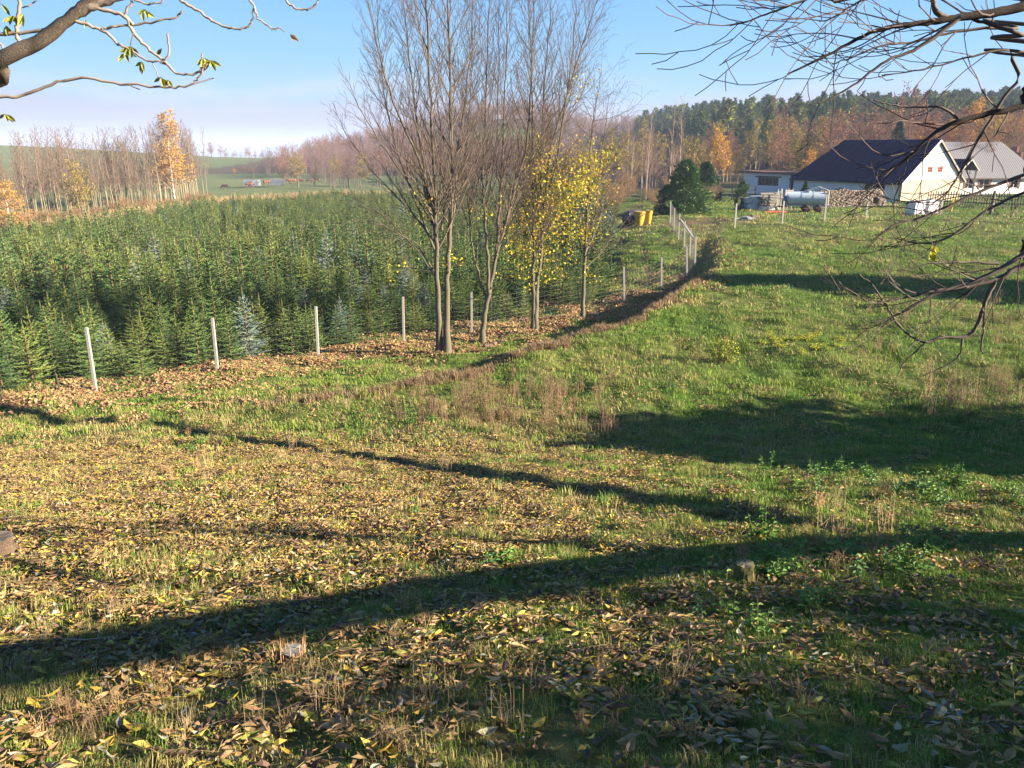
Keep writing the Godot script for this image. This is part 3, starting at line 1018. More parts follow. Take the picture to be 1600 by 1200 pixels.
# a tree of ten metres: [trunk builder, crown builder]
func wood_tree(sd: int, kind: String) -> Dictionary:
	var rng := dice(sd)
	var trunk := MB.new()
	var twigs := MB.new()
	var leaves := MB.new()
	var P := {"seg": 0.9, "wob": 0.13, "up": [0.05, 0.09, 0.05, 0.03], "dens": [2.4, 2.6, 3.2], "ratio": [0.42, 0.45, 0.5], "most": [4.4, 2.0, 1.0], "ang": 0.75, "max": 3, "rmin": 0.016, "thick": 0.09, "c0": C(0.16, 0.12, 0.09), "c1": C(0.20, 0.115, 0.085), "tips": []}
	var top := 9.6
	var r := 0.15
	var bark := C(0.15, 0.115, 0.085)
	var pal := []
	var lsize := 0.0
	var per := 0
	match kind:
		"rust":
			P.c1 = C(0.205, 0.112, 0.078)
			pal = RUST; lsize = 0.16; per = 2
		"purple":
			P.c1 = C(0.16, 0.10, 0.085)
		"ochre":
			pal = OCHRE; lsize = 0.20; per = 7
		"olive":
			pal = OLIVE; lsize = 0.20; per = 5
		"pole":   # slender trees of the grove
			P.max = 2; P.dens = [4.2, 4.2]; P.ratio = [0.19, 0.45]; P.ang = 0.55; P.up = [0.05, 0.12, 0.06]; P.rmin = 0.011; P.most = [2.2, 0.9]
			P.c1 = C(0.17, 0.125, 0.095); bark = C(0.19, 0.165, 0.11); r = 0.075
		"birch":
			P.max = 2; P.dens = [5.0, 3.4]; P.ratio = [0.34, 0.45]; P.ang = 0.7; P.up = [0.05, 0.06, -0.06]
			P.c0 = C(0.5, 0.46, 0.4); P.c1 = C(0.30, 0.20, 0.14); bark = C(0.62, 0.58, 0.52); r = 0.13
			pal = GOLD; lsize = 0.13; per = 17
		"pale":   # bare birches and aspens with light stems
			P.max = 3; P.dens = [2.6, 2.2, 2.6]; P.ratio = [0.26, 0.45, 0.45]; P.ang = 0.55; P.rmin = 0.012
			P.c0 = C(0.34, 0.29, 0.22); P.c1 = C(0.25, 0.16, 0.12); bark = C(0.40, 0.35, 0.28); r = 0.10
		"shrub":
			P.max = 3; P.ang = 0.7; pal = BROWN; lsize = 0.17; per = 2; P.c1 = C(0.24, 0.15, 0.09)
	if kind == "shrub":
		for k in 9:
			var a := rng.randf() * TAU
			grow(twigs, rng, Vector3(cos(a) * 0.4, -0.1, sin(a) * 0.4), Vector3(cos(a) * 0.55, 1, sin(a) * 0.55).normalized(), rng.randf_range(5.0, 9.0), 0.06, 1, P)
	else:
		var pts := PackedVector3Array()
		var rs := PackedFloat32Array()
		var lean := Vector2(rng.randf_range(-0.5, 0.5), rng.randf_range(-0.5, 0.5))
		for k in 9:
			var f := k / 8.0
			pts.append(Vector3(lean.x * f * f + rng.randf_range(-0.12, 0.12) * f, top * f - 0.2 * (1.0 - f), lean.y * f * f + rng.randf_range(-0.12, 0.12) * f))
			rs.append(r * (1.0 - 0.86 * f) * (1.0 + 0.4 * exp(-f * 30.0)))
		trunk.tube(pts, rs, 6, bark, bark.lerp(P.c1, 0.4))
		sprout(twigs, rng, pts, rs, top, 0, P, 0.28 if kind == "pole" else (0.10 if kind == "birch" else 0.2))
	if per > 0:
		for e in P.tips:
			leaf_cards(leaves, rng, e[0] - e[1] * 0.15, per if rng.randf() < 0.75 else per / 2, 0.22, lsize, pal)
	return {"trunk": trunk, "twigs": twigs, "leaves": leaves}
var wood := {}
func wood_proto(kind: String, sd: int) -> Dictionary:
	var key := kind + str(sd)
	if not wood.has(key):
		var w := wood_tree(sd, kind)
		var d := {"twigs": w.twigs.mesh(vmat("far_twig", 0.9, 0.15))}
		if w.trunk.v.size():
			d.trunk = w.trunk.mesh(vmat("far_bark", 0.9, 0.15))
		if w.leaves.v.size():
			d.leaves = w.leaves.mesh(vmat("far_leaf", 0.8, 0.2, 0.35))
		wood[key] = d
	return wood[key]
func stand(called: String, kind: String, sd: int, at: Vector3, tall: float, wide: float, turn: float, label: String, category: String, group: String) -> void:
	var w := wood_proto(kind, sd)
	var t := thing(called, label, category, at, turn, group)
	t.scale = Vector3(wide, tall, wide) / 10.0
	if w.has("trunk"):
		obj("trunk", w.trunk, t)
	if w.has("leaves"):
		obj("branches", w.twigs, t)
		obj("leaves", w.leaves, t)
	else:
		obj("crown" if w.has("trunk") else "branches", w.twigs, t)
func tree_px(called: String, kind: String, sd: int, x: float, d: float, top: float, wide: float, turn: float, label: String, category: String, group: String) -> void:
	var p := at_depth(x, 290, d)
	p.y = height(p.x, p.z)
	var tall := at_depth(x, top, d).y - p.y
	stand(called, kind, sd, p, tall, tall * wide, turn, label, category, group)
func grove_label(x: float, d: float, u: float) -> String:
	var near := "close to the golden birch" if x > 225 else ("between two birches" if x > 150 else ("beside the half bare orange birch" if x > 90 else ("by the low yellow tree" if x > 35 else "behind the low yellow leafed tree")))
	var edge := d - lerpf(76.0, 132.0, clampf(x / 300.0, 0.0, 1.0))
	return ("slender bare tree at the grove's near edge " if edge < 9.0 else ("slender bare tree in the middle of the grove " if edge < 18.0 else "slender bare tree at the back of the grove ")) + near
func build_woods() -> void:
	var rng := dice(41)
	var G := "trees of the wood behind the farm"
	# the named ones
	for e in [
		["autumn_tree", "ochre", 1, 1117, 118.0, 203.0, 0.8, "tree with orange yellow autumn crown beside the two dark pines"],
		["autumn_tree", "ochre", 2, 1506, 150.0, 160.0, 1.0, "broad orange tree showing above the grey corrugated roof"],
		["autumn_tree", "ochre", 1, 1424, 125.0, 205.0, 0.9, "low orange tree showing just above the navy barn ridge"],
		["autumn_tree", "olive", 3, 1236, 122.0, 205.0, 0.8, "olive yellow tree rising behind the white lean-to"],
		["autumn_tree", "ochre", 2, 1262, 112.0, 236.0, 1.1, "low orange leafed tree by the hipped end of the navy roof"],
		["russet_tree", "rust", 4, 1213, 135.0, 172.0, 0.8, "tall rounded russet tree standing above its neighbours in the wood"],
		["russet_tree", "rust", 5, 1365, 128.0, 176.0, 1.2, "wide russet tree behind the middle of the navy roof"],
		["russet_tree", "rust", 4, 1408, 150.0, 140.0, 0.9, "high russet tree topping the conifers behind the barn"],
		["bare_tree", "purple", 6, 1292, 118.0, 182.0, 0.8, "grey purple bare tree with a rounded crown behind the barn roof"],
		["bare_tree", "pale", 7, 1046, 92.0, 158.0, 0.55, "tall pale stemmed bare tree leaning beside the dark pine"],
		["bare_tree", "pale", 8, 1060, 96.0, 152.0, 0.6, "tallest bare birch beside the dark pine, with pale forked stems"],
		["bare_tree", "pale", 9, 1010, 100.0, 172.0, 0.6, "slim bare birch left of a leaning pale stem by the track"]]:
		tree_px(e[0], e[1], e[2], e[3], e[4], e[5], e[6], rng.randf() * TAU, e[7].replace(" left of", " near"), "tree", G)
	# the rest of the wood, as it stands between the farm and the hill
	var kinds := [["bare_tree", "purple", "grey brown bare tree in the wood behind the farm"], ["russet_tree", "rust", "russet twigged tree in the wood behind the farm"], ["autumn_tree", "olive", "olive brown tree in the wood behind the farm"], ["bare_tree", "pale", "slim pale bare tree in the wood behind the farm"], ["autumn_tree", "ochre", "small orange leafed tree in the wood behind the farm"]]
	for k in 170:
		var x := rng.randf_range(950, 1640)
		var d := rng.randf_range(104, 190)
		var u := rng.randf()
		var q := 0
		if x < 1080:
			q = 3 if u < 0.55 else (0 if u < 0.8 else (2 if u < 0.97 else 1))
		elif x < 1270:
			q = 2 if u < 0.34 else (1 if u < 0.58 else (0 if u < 0.85 else 3))
		else:
			q = 1 if u < 0.62 else (0 if u < 0.85 else (4 if u < 0.9 else 2))
		var top := rng.randf_range(188, 240)
		if x > 1270:
			top = rng.randf_range(172, 215)
		if x < 1080:
			top = rng.randf_range(185, 250)
		tree_px(kinds[q][0], kinds[q][1], 4 + rng.randi() % 4, x, d, top, rng.randf_range(0.7, 1.1), rng.randf() * TAU, kinds[q][2].replace("in the wood behind the farm", ("in the wood behind the grey roofed house" if x > 1480 else ("in the wood behind the navy barn" if x > 1260 else ("in the wood behind the white lean-to" if x > 1140 else ("in the wood behind the dark pines" if x > 1050 else "in the wood at the end of the track")))) + (", at its front" if d < 130 else (", halfway in" if d < 160 else ", at its back"))), "tree", G)
	# brush at the foot of the wood and along the track
	for k in 34:
		var x := rng.randf_range(940, 1250)
		var d := rng.randf_range(86, 112) if x > 1080 else rng.randf_range(70, 110)
		var p := at_depth(x, 290, d)
		if x > 1120 or (x < 1085 and d < 84.0 and x > 1020):
			continue
		stand("brown_shrub", "shrub", 10 + rng.randi() % 3, place(p.x, p.z), rng.randf_range(1.6, 4.0), rng.randf_range(3.0, 4.5), rng.randf() * TAU, "tangled brown shrub at the edge of the wood by the farm", "shrub", "shrubs edging the wood")
	# the grove of slender trees beyond the plantation
	for k in 190:
		var x := rng.randf_range(-30, 318)
		var d := lerpf(76.0, 132.0, clampf(x / 300.0, 0.0, 1.0)) + rng.randf_range(0.0, 26.0)
		var top := rng.randf_range(196, 252) if x < 240 else rng.randf_range(188, 225)
		tree_px("slender_tree", "pole", 20 + rng.randi() % 4, x, d, top, rng.randf_range(0.9, 1.5), rng.randf() * TAU, grove_label(x, d, rng.randf()), "tree", "slender trees of the grove")
	tree_px("birch_tree", "birch", 25, 270, 128.0, 178.0, 0.95, 0.3, "golden birch at the end of the bare grove", "birch", "")
	tree_px("slender_tree", "pole", 21, 322, 150.0, 200.0, 1.0, 1.0, "lone bare pole of a tree past the golden birch", "tree", "slender trees of the grove")
	tree_px("birch_tree", "birch", 26, 6, 74.0, 286.0, 1.6, 2.0, "low yellow leafed tree with pale forked stems in the grove", "birch", "")
	tree_px("birch_tree", "olive", 3, 122, 90.0, 255.0, 0.9, 4.0, "half bare orange birch with two pale stems in the grove", "birch", "")
	for k in 46:
		var x := rng.randf_range(-20, 330)
		var d := lerpf(71.0, 126.0, clampf(x / 310.0, 0.0, 1.0)) + rng.randf_range(-1.0, 9.0)
		var p := at_depth(x, 320, d)
		stand("tan_shrub", "shrub", 10 + rng.randi() % 3, place(p.x, p.z), rng.randf_range(0.9, 2.6), rng.randf_range(2.5, 4.5), rng.randf() * TAU, "dry tan shrub at the foot of the bare grove", "shrub", "shrubs at the foot of the grove")
	# trees round the far pasture
	for k in 120:
		var x := rng.randf_range(440, 1010)
		var d := rng.randf_range(190, 320)
		var q := 0 if rng.randf() < 0.7 else (1 if rng.randf() < 0.6 else 2)
		tree_px(["bare_tree", "russet_tree", "autumn_tree"][q], ["purple", "rust", "olive"][q], 4 + rng.randi() % 4, x, d, rng.randf_range(236, 262) - (0.0 if x < 560 else 14.0), rng.randf_range(0.8, 1.3), rng.randf() * TAU, ["grey brown bare tree round the far horse pasture", "russet tree round the far horse pasture", "olive tree round the far horse pasture"][q] + (" behind the line of horses" if x < 520 else (" behind the forked maple" if x < 720 else (" behind the yellow leaved maple" if x < 900 else " past the smallest maple"))) + ("" if d < 255 else ", farther off"), "tree", "trees round the far pasture")
	for k in 9:
		tree_px("russet_tree", "rust" if k % 3 else "ochre", 4 + k % 2, 368 + k * 7.5, 330.0 + rng.randf_range(-8, 8), rng.randf_range(258, 268), 1.3, rng.randf() * TAU, "small russet tree in the hedge across the green field", "tree", "hedge trees across the green field")
	for k in 16:
		tree_px("russet_tree", "rust" if k % 4 else "purple", 4 + k % 3, 325 + k * 7.0 + rng.randf_range(-4, 4), 470.0 + rng.randf_range(-15, 15), rng.randf_range(222, 234) + k * 0.6, 1.2, rng.randf() * TAU, "hazy russet tree on the brow of the green field", "tree", "trees on the brow of the green field")
	# far wooded hill, one mass
	var far := thing("hill_wood", "hazy russet and brown wood covering the far middle hill", "wood", Vector3.ZERO, 0.0, "", "stuff")
	var spots := [[], [], []]
	var cols := [PackedColorArray(), PackedColorArray(), PackedColorArray()]
	for k in 2600:
		var x := rng.randf_range(-190, 230)
		var d := rng.randf_range(300, 600)
		if Vector2((x + 4.0) / 22.0, (d - 430.0) / 32.0).length() < 1.0:
			continue
		if x < -110.0 - (d - 400.0) * 0.12:
			continue
		var q := rng.randi() % 3
		var s := rng.randf_range(0.8, 1.3)
		spots[q].append(Transform3D(Basis(Vector3.UP, rng.randf() * TAU) * Basis.from_scale(Vector3(s * 0.95, s, s * 0.95)), place(x, -d) - Vector3(0, 0.8, 0)))
		cols[q].append(Color.WHITE * rng.randf_range(0.8, 1.2))
	for q in 3:
		var kd: String = ["purple", "rust", "rust"][q]
		var w := wood_tree(4 + q, kd)
		scatter("far_trees", joined(w.twigs, vmat("far_twig", 0.9, 0.15), w.trunk, vmat("far_bark", 0.9, 0.15)), spots[q], cols[q], far)
	# conifer forest on the hill
	var hill := thing("conifer_forest", "dark green conifer forest covering the hill above the farm", "forest", Vector3.ZERO, 0.0, "", "stuff")
	var cm := []
	var cspots := [[], [], [], []]
	var ccols := [PackedColorArray(), PackedColorArray(), PackedColorArray(), PackedColorArray()]
	for k in 4:
		var col := [C(0.095, 0.145, 0.042), C(0.14, 0.175, 0.048), C(0.18, 0.19, 0.05), C(0.10, 0.15, 0.05)][k] as Color
		cm.append(pine_crown(rng, 15.0, 4.0 if k != 3 else 3.4, col, k == 3 or k == 0))
	for k in 3300:
		var x := rng.randf_range(36, 330)
		var d := rng.randf_range(205, 430)
		if x / d < 0.15 or x / d > 0.76 or x < 50.0 + (d - 205.0) * 0.05:
			continue
		var q := rng.randi() % 4
		var s := rng.randf_range(0.7, 1.25)
		cspots[q].append(Transform3D(Basis(Vector3.UP, rng.randf() * TAU) * Basis.from_scale(Vector3(s, s, s)), place(x, -d)))
		ccols[q].append(vary(rng, Color.WHITE, 0.2))
	for q in 4:
		scatter("conifers", cm[q], cspots[q], ccols[q], hill)
func pine_crown(rng: RandomNumberGenerator, tall: float, wide: float, col: Color, spire: bool) -> Mesh:
	var mb := MB.new()
	mb.rod(Vector3(0, -0.3, 0), Vector3(0, tall * 0.9, 0), 0.13, 5, C(0.17, 0.11, 0.07))
	for k in 420:
		var f := rng.randf()
		var y := lerpf(tall * 0.25, tall * 0.98, f)
		var shape := (1.0 - f) * 0.9 + 0.1 if spire else sqrt(maxf(0.0, 1.0 - pow(absf(f - 0.35) / 0.66, 2.2)))
		var a := rng.randf() * TAU
		var rr := wide * 0.5 * shape * sqrt(rng.randf())
		var p := Vector3(cos(a) * rr, y, sin(a) * rr)
		var dir := (Vector3(cos(a), 0.5, sin(a)) + Vector3(rng.randfn(), rng.randfn(), rng.randfn()) * 0.5).normalized()
		brush(mb, p - dir * 0.4, p + dir * rng.randf_range(0.4, 0.9), 0.26, vary(rng, col, 0.3), Vector3.UP)
	return mb.mesh(vmat("far_needle", 0.85, 0.2, 0.1))

# ---------------------------------------------------------------- fences
func fence_post(t: Node3D, foot: Vector3, tall: float, w: float, lean: Vector3, mat: Material, col: Color) -> void:
	var mb := MB.new()
	mb.beam(Vector3(0, -0.3, 0), Vector3(0, tall, 0) + lean, w, w, col)
	var o := part("post", mb, mat, t)
	o.position = foot - t.position
func wire_net(t: Node3D, a: Vector3, b: Vector3, tall: float, rows: int, gap: float, r: float, called := "wire_mesh") -> void:
	var mb := MB.new()
	var col := C(0.20, 0.19, 0.17)
	var o := t.position
	for k in rows:
		var f := pow((k + 0.35) / rows, 1.15)
		var n := 6
		var pts := PackedVector3Array()
		var rs := PackedFloat32Array()
		for q in n + 1:
			var s := float(q) / n
			var p := a.lerp(b, s)
			p.y = lerpf(a.y, b.y, s) + tall * f - 0.05 * sin(s * PI) * f
			pts.append(p - o)
			rs.append(r)
		mb.tube(pts, rs, 3, col, col)
	var m := int(a.distance_to(b) / gap)
	for q in range(1, m):
		var p := a.lerp(b, float(q) / m) - o
		mb.rod(p + Vector3.UP * 0.03, p + Vector3.UP * tall * 0.95, r * 0.8, 3, col, false)
	part(called, mb, vmat("wire", 0.5, 0.5), t)
func build_fences() -> void:
	var rng := dice(51)
	var wood_m := textured("post_wood", 0.85, 0.25, 3.0, 0.05, 0.7, 1.0)
	var pale := C(0.46, 0.43, 0.38)
	var foot0 := on_ground(497, 558)
	var t := thing("wire_fence", "wire mesh fence on pale square posts round the spruce plantation", "fence", foot0)
	var px := [[-75, 640, -84, 535], [150, 612, 135, 512], [340, 580, 332, 497], [497, 558, 494, 479], [631, 536, 630, 464], [737, 521, 737, 456], [840, 500, 841, 446], [976, 473, 974, 417], [1034, 451, 1033, 402], [1074, 433, 1072, 385], [1086, 417, 1087, 370], [1078, 400, 1079, 359], [1069, 388, 1070, 346], [1060, 376, 1062, 334], [1053, 360, 1054, 325], [1047, 349, 1048, 315]]
	var feet := []
	for e in px:
		var f := on_ground(e[0], e[1])
		var top := at_depth(e[2], e[3], -f.z)
		fence_post(t, f, top.y - f.y, 0.085, Vector3(top.x - f.x, 0, 0) * 0.8, wood_m, vary(rng, pale, 0.12))
		feet.append(f)
	for k in feet.size() - 1:
		wire_net(t, feet[k], feet[k + 1], 1.65, 9, 0.32, 0.0016 if k < 5 else 0.0026)
	var brace := MB.new()
	brace.beam(at_depth(1064, 344, -(feet[13] as Vector3).z) - foot0, at_depth(1083, 371, -(feet[10] as Vector3).z) - foot0, 0.09, 0.09, pale)
	part("brace", brace, wood_m, t)
	# the dark stake by the fence
	var sf := on_ground(92, 611)
	var st := MB.new()
	st.tube(PackedVector3Array([Vector3(0, -0.2, 0), Vector3(0.02, 0.25, 0), Vector3(-0.01, 0.62, 0)]), PackedFloat32Array([0.035, 0.032, 0.024]), 7, C(0.05, 0.04, 0.03), C(0.07, 0.055, 0.04), true)
	var so := obj("wooden_stake", st.mesh(vmat("dark_wood", 0.9, 0.2)))
	so.position = sf
	tag(so, "short dark stake standing before the plantation fence", "stake")
	# the meadow fence
	var m0 := on_ground(1222, 350)
	var t2 := thing("meadow_fence", "row of whitish posts with thin wires dividing meadow from farmyard", "fence", m0)
	feet.clear()
	for e in [[1148, 356, 1151, 318], [1222, 350, 1225, 314], [1288, 345, 1292, 304], [1353, 341, 1357, 307], [1469, 336, 1473, 312], [1550, 334, 1555, 306], [1640, 330, 1646, 300]]:
		var f := on_ground(e[0], e[1])
		var top := at_depth(e[2], e[3], -f.z)
		fence_post(t2, f, top.y - f.y, 0.10, Vector3(top.x - f.x, 0, 0), wood_m, vary(rng, C(0.62, 0.58, 0.52), 0.08))
		feet.append(f)
	for k in feet.size() - 1:
		wire_net(t2, feet[k], feet[k + 1], 1.4, 3, 99.0, 0.004, "wire")
	var b2 := MB.new()
	b2.beam((feet[4] as Vector3) + Vector3(-1.1, 0.05, 0.1) - m0, (feet[4] as Vector3) + Vector3(0, 1.15, 0) - m0, 0.08, 0.08, C(0.6, 0.56, 0.5))
	part("brace", b2, wood_m, t2)
	# wooden picket fence before the house
	var pf0 := at_depth(1448, 322, 82.0)
	pf0 = place(pf0.x, pf0.z)
	var pf := thing("picket_fence", "weathered dark picket fence before the house with the grey roof", "fence", pf0)
	var pend := at_depth(1640, 322, 74.0)
	pend = place(pend.x, pend.z)
	var pm := MB.new()
	pm.box(Transform3D(Basis(), Vector3(0, 0.72, 0)), Vector3(0.085, 1.44, 0.025), C(0.13, 0.11, 0.09))
	var pm2 := MB.new()
	pm2.box(Transform3D(Basis(Vector3.BACK, 0.02), Vector3(0, 0.68, 0)), Vector3(0.085, 1.36, 0.025), C(0.20, 0.18, 0.15))
	var meshes := [pm.mesh(wood_m), pm2.mesh(wood_m)]
	var span := pend - pf0
	var yaw := atan2(-span.z, span.x)
	var count := int(span.length() / 0.24)
	for k in count:
		var p := place(pf0.x + span.x * k / count, pf0.z + span.z * k / count)
		var o := obj("picket", meshes[0 if rng.randf() < 0.6 else 1], pf)
		o.position = p - pf0
		o.rotation.y = yaw
		o.scale.y = rng.randf_range(0.94, 1.06)
	for hh in [0.4, 1.1]:
		var rail := MB.new()
		for k in 6:
			var a := place(pf0.x + span.x * k / 6.0, pf0.z + span.z * k / 6.0) - pf0 + Vector3(0, hh, -0.045)
			var b := place(pf0.x + span.x * (k + 1) / 6.0, pf0.z + span.z * (k + 1) / 6.0) - pf0 + Vector3(0, hh, -0.045)
			rail.beam(a, b, 0.04, 0.09, C(0.12, 0.10, 0.08))
		part("rail", rail, wood_m, pf)
	# far board fence and gate by the pines
	var g0 := at_depth(1108, 306, 92.0)
	g0 = place(g0.x, g0.z)
	var gf := thing("board_fence", "low dark rail fence with a gate between the pines and the lean-to", "fence", g0)
	for k in 5:
		var p := at_depth(1108 + k * 18, 300, 92.0 + k)
		p = place(p.x, p.z) - g0
		var mb := MB.new()
		mb.beam(p + Vector3(0, -0.2, 0), p + Vector3(0, 1.5, 0), 0.13, 0.13, C(0.035, 0.045, 0.04))
		part("post", mb, wood_m, gf)
		if k < 4:
			var q := at_depth(1108 + (k + 1) * 18, 300, 93.0 + k)
			q = place(q.x, q.z) - g0
			for hh in [0.35, 0.8, 1.3]:
				var rb := MB.new()
				rb.beam(p + Vector3(0, hh, 0), q + Vector3(0, hh, 0), 0.04, 0.12, C(0.04, 0.05, 0.045))
				part("rail", rb, wood_m, gf)
	# yellow marker post
	var yp := MB.new()
	yp.beam(Vector3(0, -0.2, 0), Vector3(0.05, 1.15, 0), 0.13, 0.13, C(0.62, 0.42, 0.02))
	var yo := obj("marker_post", yp.mesh(vmat("yellow_paint", 0.5, 0.4)))
	var yf := on_ground(1486, 330)
	yo.position = yf
	tag(yo, "short yellow post in front of the dark picket fence", "post")
	var wp := MB.new()
	wp.tube(PackedVector3Array([Vector3(0, -0.3, 0), Vector3(0, 1.0, 0), Vector3(0.06, 2.0, 0)]), PackedFloat32Array([0.14, 0.12, 0.11]), 8, C(0.13, 0.10, 0.08), C(0.16, 0.13, 0.10), true)
	var wo := obj("gate_post", wp.mesh(wood_m))
	wo.position = on_ground(1547, 336)
	tag(wo, "thick dark round wooden post beside the picket fence", "post")

# ---------------------------------------------------------------- buildings
func wall(mb: MB, x0: float, x1: float, y0: float, y1: float, holes: Array, z: float, thick: float, col: Color) -> void:
	# a wall in the plane z (outer face), from x0 to x1, with real openings [x0, x1, y0, y1]
	var xs := [x0, x1]
	for h in holes:
		xs.append(h[0]); xs.append(h[1])
	xs.sort()
	for k in xs.size() - 1:
		if xs[k + 1] - xs[k] < 0.001:
			continue
		var mid: float = (xs[k] + xs[k + 1]) * 0.5
		var ys := [[y0, y1]]
		for h in holes:
			if mid > h[0] and mid < h[1]:
				ys = []
				if h[2] > y0 + 0.001:
					ys.append([y0, h[2]])
				if h[3] < y1 - 0.001:
					ys.append([h[3], y1])
		for s in ys:
			mb.box(Transform3D(Basis(), Vector3(mid, (s[0] + s[1]) * 0.5, z - thick * 0.5)), Vector3(xs[k + 1] - xs[k], s[1] - s[0], thick), col)
func build_farm() -> void:
	var rng := dice(61)
	var plaster := textured("white_plaster", 0.85, 0.3, 0.7, 0.02, 0.86, 1.0)
	var metal := textured("navy_metal", 0.85, 0.05, 0.3, 0.02, 0.9, 1.0)
	var brick := textured("tan_brick", 0.9, 0.25, 2.0, 0.06, 0.7, 1.0)
	var white := C(0.74, 0.72, 0.68)
	var L := 15.2
	var W := 10.4
	var E := 2.15
	var R := 6.45
	var c0 := at_depth(1405, 321, 86.8)
	c0 = place(c0.x, c0.z)
	var t := thing("barn", "white barn with a steep navy metal roof and a sunlit gable", "barn", c0, deg_to_rad(-62.1))
	# walls: front at z = 0, gable at x = 0
	var front := MB.new()
	wall(front, -L, -0.35, -0.6, E + 0.1, [[-4.9, -2.1, -0.6, E - 0.05]], 0.0, 0.35, white)
	part("wall", front, plaster, t)
	var back := MB.new()
	wall(back, -L, -0.35, -0.6, E + 0.1, [], -W + 0.35, 0.35, white)
	back.box(Transform3D(Basis(), Vector3(-L + 0.17, E * 0.5 - 0.3, -W * 0.5)), Vector3(0.33, E + 0.7, W - 0.72), white)
	part("wall", back, plaster, t)
	var gable := MB.new()
	var apex := R - 0.12
	# gable in strips so that the two vent openings are real
	var low := 2.3
	for s in 24:
		var za := -W * s / 24.0
		var zb := -W * (s + 1) / 24.0
		var ha := E + (apex - E) * (1.0 - absf(za + W * 0.5) / (W * 0.5))
		var hb := E + (apex - E) * (1.0 - absf(zb + W * 0.5) / (W * 0.5))
		var mz := (za + zb) * 0.5
		var cuts := [[low, minf(ha, hb), ha, hb]]
		if (mz < -3.9 and mz > -4.75) or (mz < -5.65 and mz > -6.5):
			cuts = [[low, 3.05, 3.05, 3.05], [3.7, 0, ha, hb]]
		for c in cuts:
			if c[2] <= c[0] and c[3] <= c[0]:
				continue
			var p := [Vector3(0, c[0], za), Vector3(0, c[0], zb), Vector3(0, maxf(c[3], c[0]), zb), Vector3(0, maxf(c[2], c[0]), za)]
			gable.quad(p[0], p[3], p[2], p[1], white)
			var bk := Vector3(-0.33, 0, 0)
			gable.quad(p[0] + bk, p[1] + bk, p[2] + bk, p[3] + bk, white)
			gable.quad(p[0], p[1], p[1] + bk, p[0] + bk, white)
			gable.quad(p[3], p[3] + bk, p[2] + bk, p[2], white)
			gable.quad(p[0], p[0] + bk, p[3] + bk, p[3], white)
			gable.quad(p[1], p[2], p[2] + bk, p[1] + bk, white)
	var gw := part("gable", gable, plaster, t)
	gw.set_meta("label", "bright white plastered gable")
	var base := MB.new()
	base.box(Transform3D(Basis(), Vector3(-0.155, (low - 0.6) * 0.5, -W * 0.5)), Vector3(0.35, low + 0.6, W - 0.02), C(0.52, 0.41, 0.30))
	var bp := part("brick_base", base, brick, t)
	bp.set_meta("label", "bare tan brick foot of the gable")
	for zc in [-4.33, -6.07]:
		var lat := MB.new()
		for q in 3:
			lat.box(Transform3D(Basis(), Vector3(-0.14, 3.15 + q * 0.22, zc)), Vector3(0.16, 0.10, 0.86), C(0.36, 0.14, 0.08))
		for q in 3:
			lat.box(Transform3D(Basis(), Vector3(-0.17, 3.375, zc - 0.3 + q * 0.3)), Vector3(0.14, 0.64, 0.10), C(0.33, 0.125, 0.07))
		part("vent_grille", lat, brick, t)
	var disc := MB.new()
	disc.rod(Vector3(-0.02, 4.75, -5.2), Vector3(0.03, 4.75, -5.2), 0.16, 12, C(0.42, 0.34, 0.26))
	part("round_vent", disc, brick, t)
	var dark := MB.new()
	dark.box(Transform3D(Basis(), Vector3(-3.5, 1.0, -3.0)), Vector3(2.6, 0.9, 1.6), C(0.10, 0.08, 0.06))
	part("stored_timber", dark, brick, t)
	# roof: hipped at the far end
	var over := 0.35
	var k := (R - E) / (W * 0.5)
	var ye := E - over * k
	var navy := C(0.002, 0.010, 0.048)
	var roof := MB.new()
	var hip := 2.6
	var A := Vector3(0.25, ye, over)
	var B := Vector3(-L - over, ye, over)
	var Cc := Vector3(-L - over, ye, -W - over)
	var D := Vector3(0.25, ye, -W - over)
	var R0 := Vector3(0.25, R, -W * 0.5)
	var R1 := Vector3(-L + hip, R, -W * 0.5)
	var up := Vector3(0, 0.12, 0)
	for q in [[A, B, R1, R0], [Cc, D, R0, R1]]:
		roof.quad(q[0] + up, q[1] + up, q[2] + up, q[3] + up, navy)
		roof.quad(q[3], q[2], q[1], q[0], navy)
		roof.quad(q[0], q[1], q[1] + up, q[0] + up, navy)
	roof.tri(B + up, Cc + up, R1 + up, navy)
	roof.tri(R1, Cc, B, navy)
	roof.quad(B, Cc, Cc + up, B + up, navy)
	var rf := part("roof", roof, metal, t)
	rf.set_meta("label", "steep navy blue metal roof")
	for q in 30:
		var x := 0.2 - q * 0.52
		var ztop := -W * 0.5
		var f := 1.0
		if x < -L + hip:
			f = clampf((x + L + over) / (hip + over), 0.0, 1.0)
		var seam := MB.new()
		var a := Vector3(x, ye + 0.14, over)
		var b := a.lerp(Vector3(x, R + 0.14, ztop), f)
		if f < 0.05:
			continue
		seam.beam(a, b, 0.035, 0.035, navy)
		part("roof_seam", seam, metal, rf)
	for s in [0, 1]:
		var vb := MB.new()
		var zz := over if s == 0 else -W - over
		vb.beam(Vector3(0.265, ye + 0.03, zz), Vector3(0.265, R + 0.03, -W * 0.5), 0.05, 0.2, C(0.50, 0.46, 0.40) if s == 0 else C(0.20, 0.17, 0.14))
		part("verge_board", vb, vmat("painted_board", 0.7, 0.3), t)
	var gut := MB.new()
	gut.rod(A + Vector3(0, 0.02, 0.08), B + Vector3(0, 0.02, 0.08), 0.075, 7, C(0.015, 0.02, 0.04))
	part("gutter", gut, metal, t)
	var pipe := MB.new()
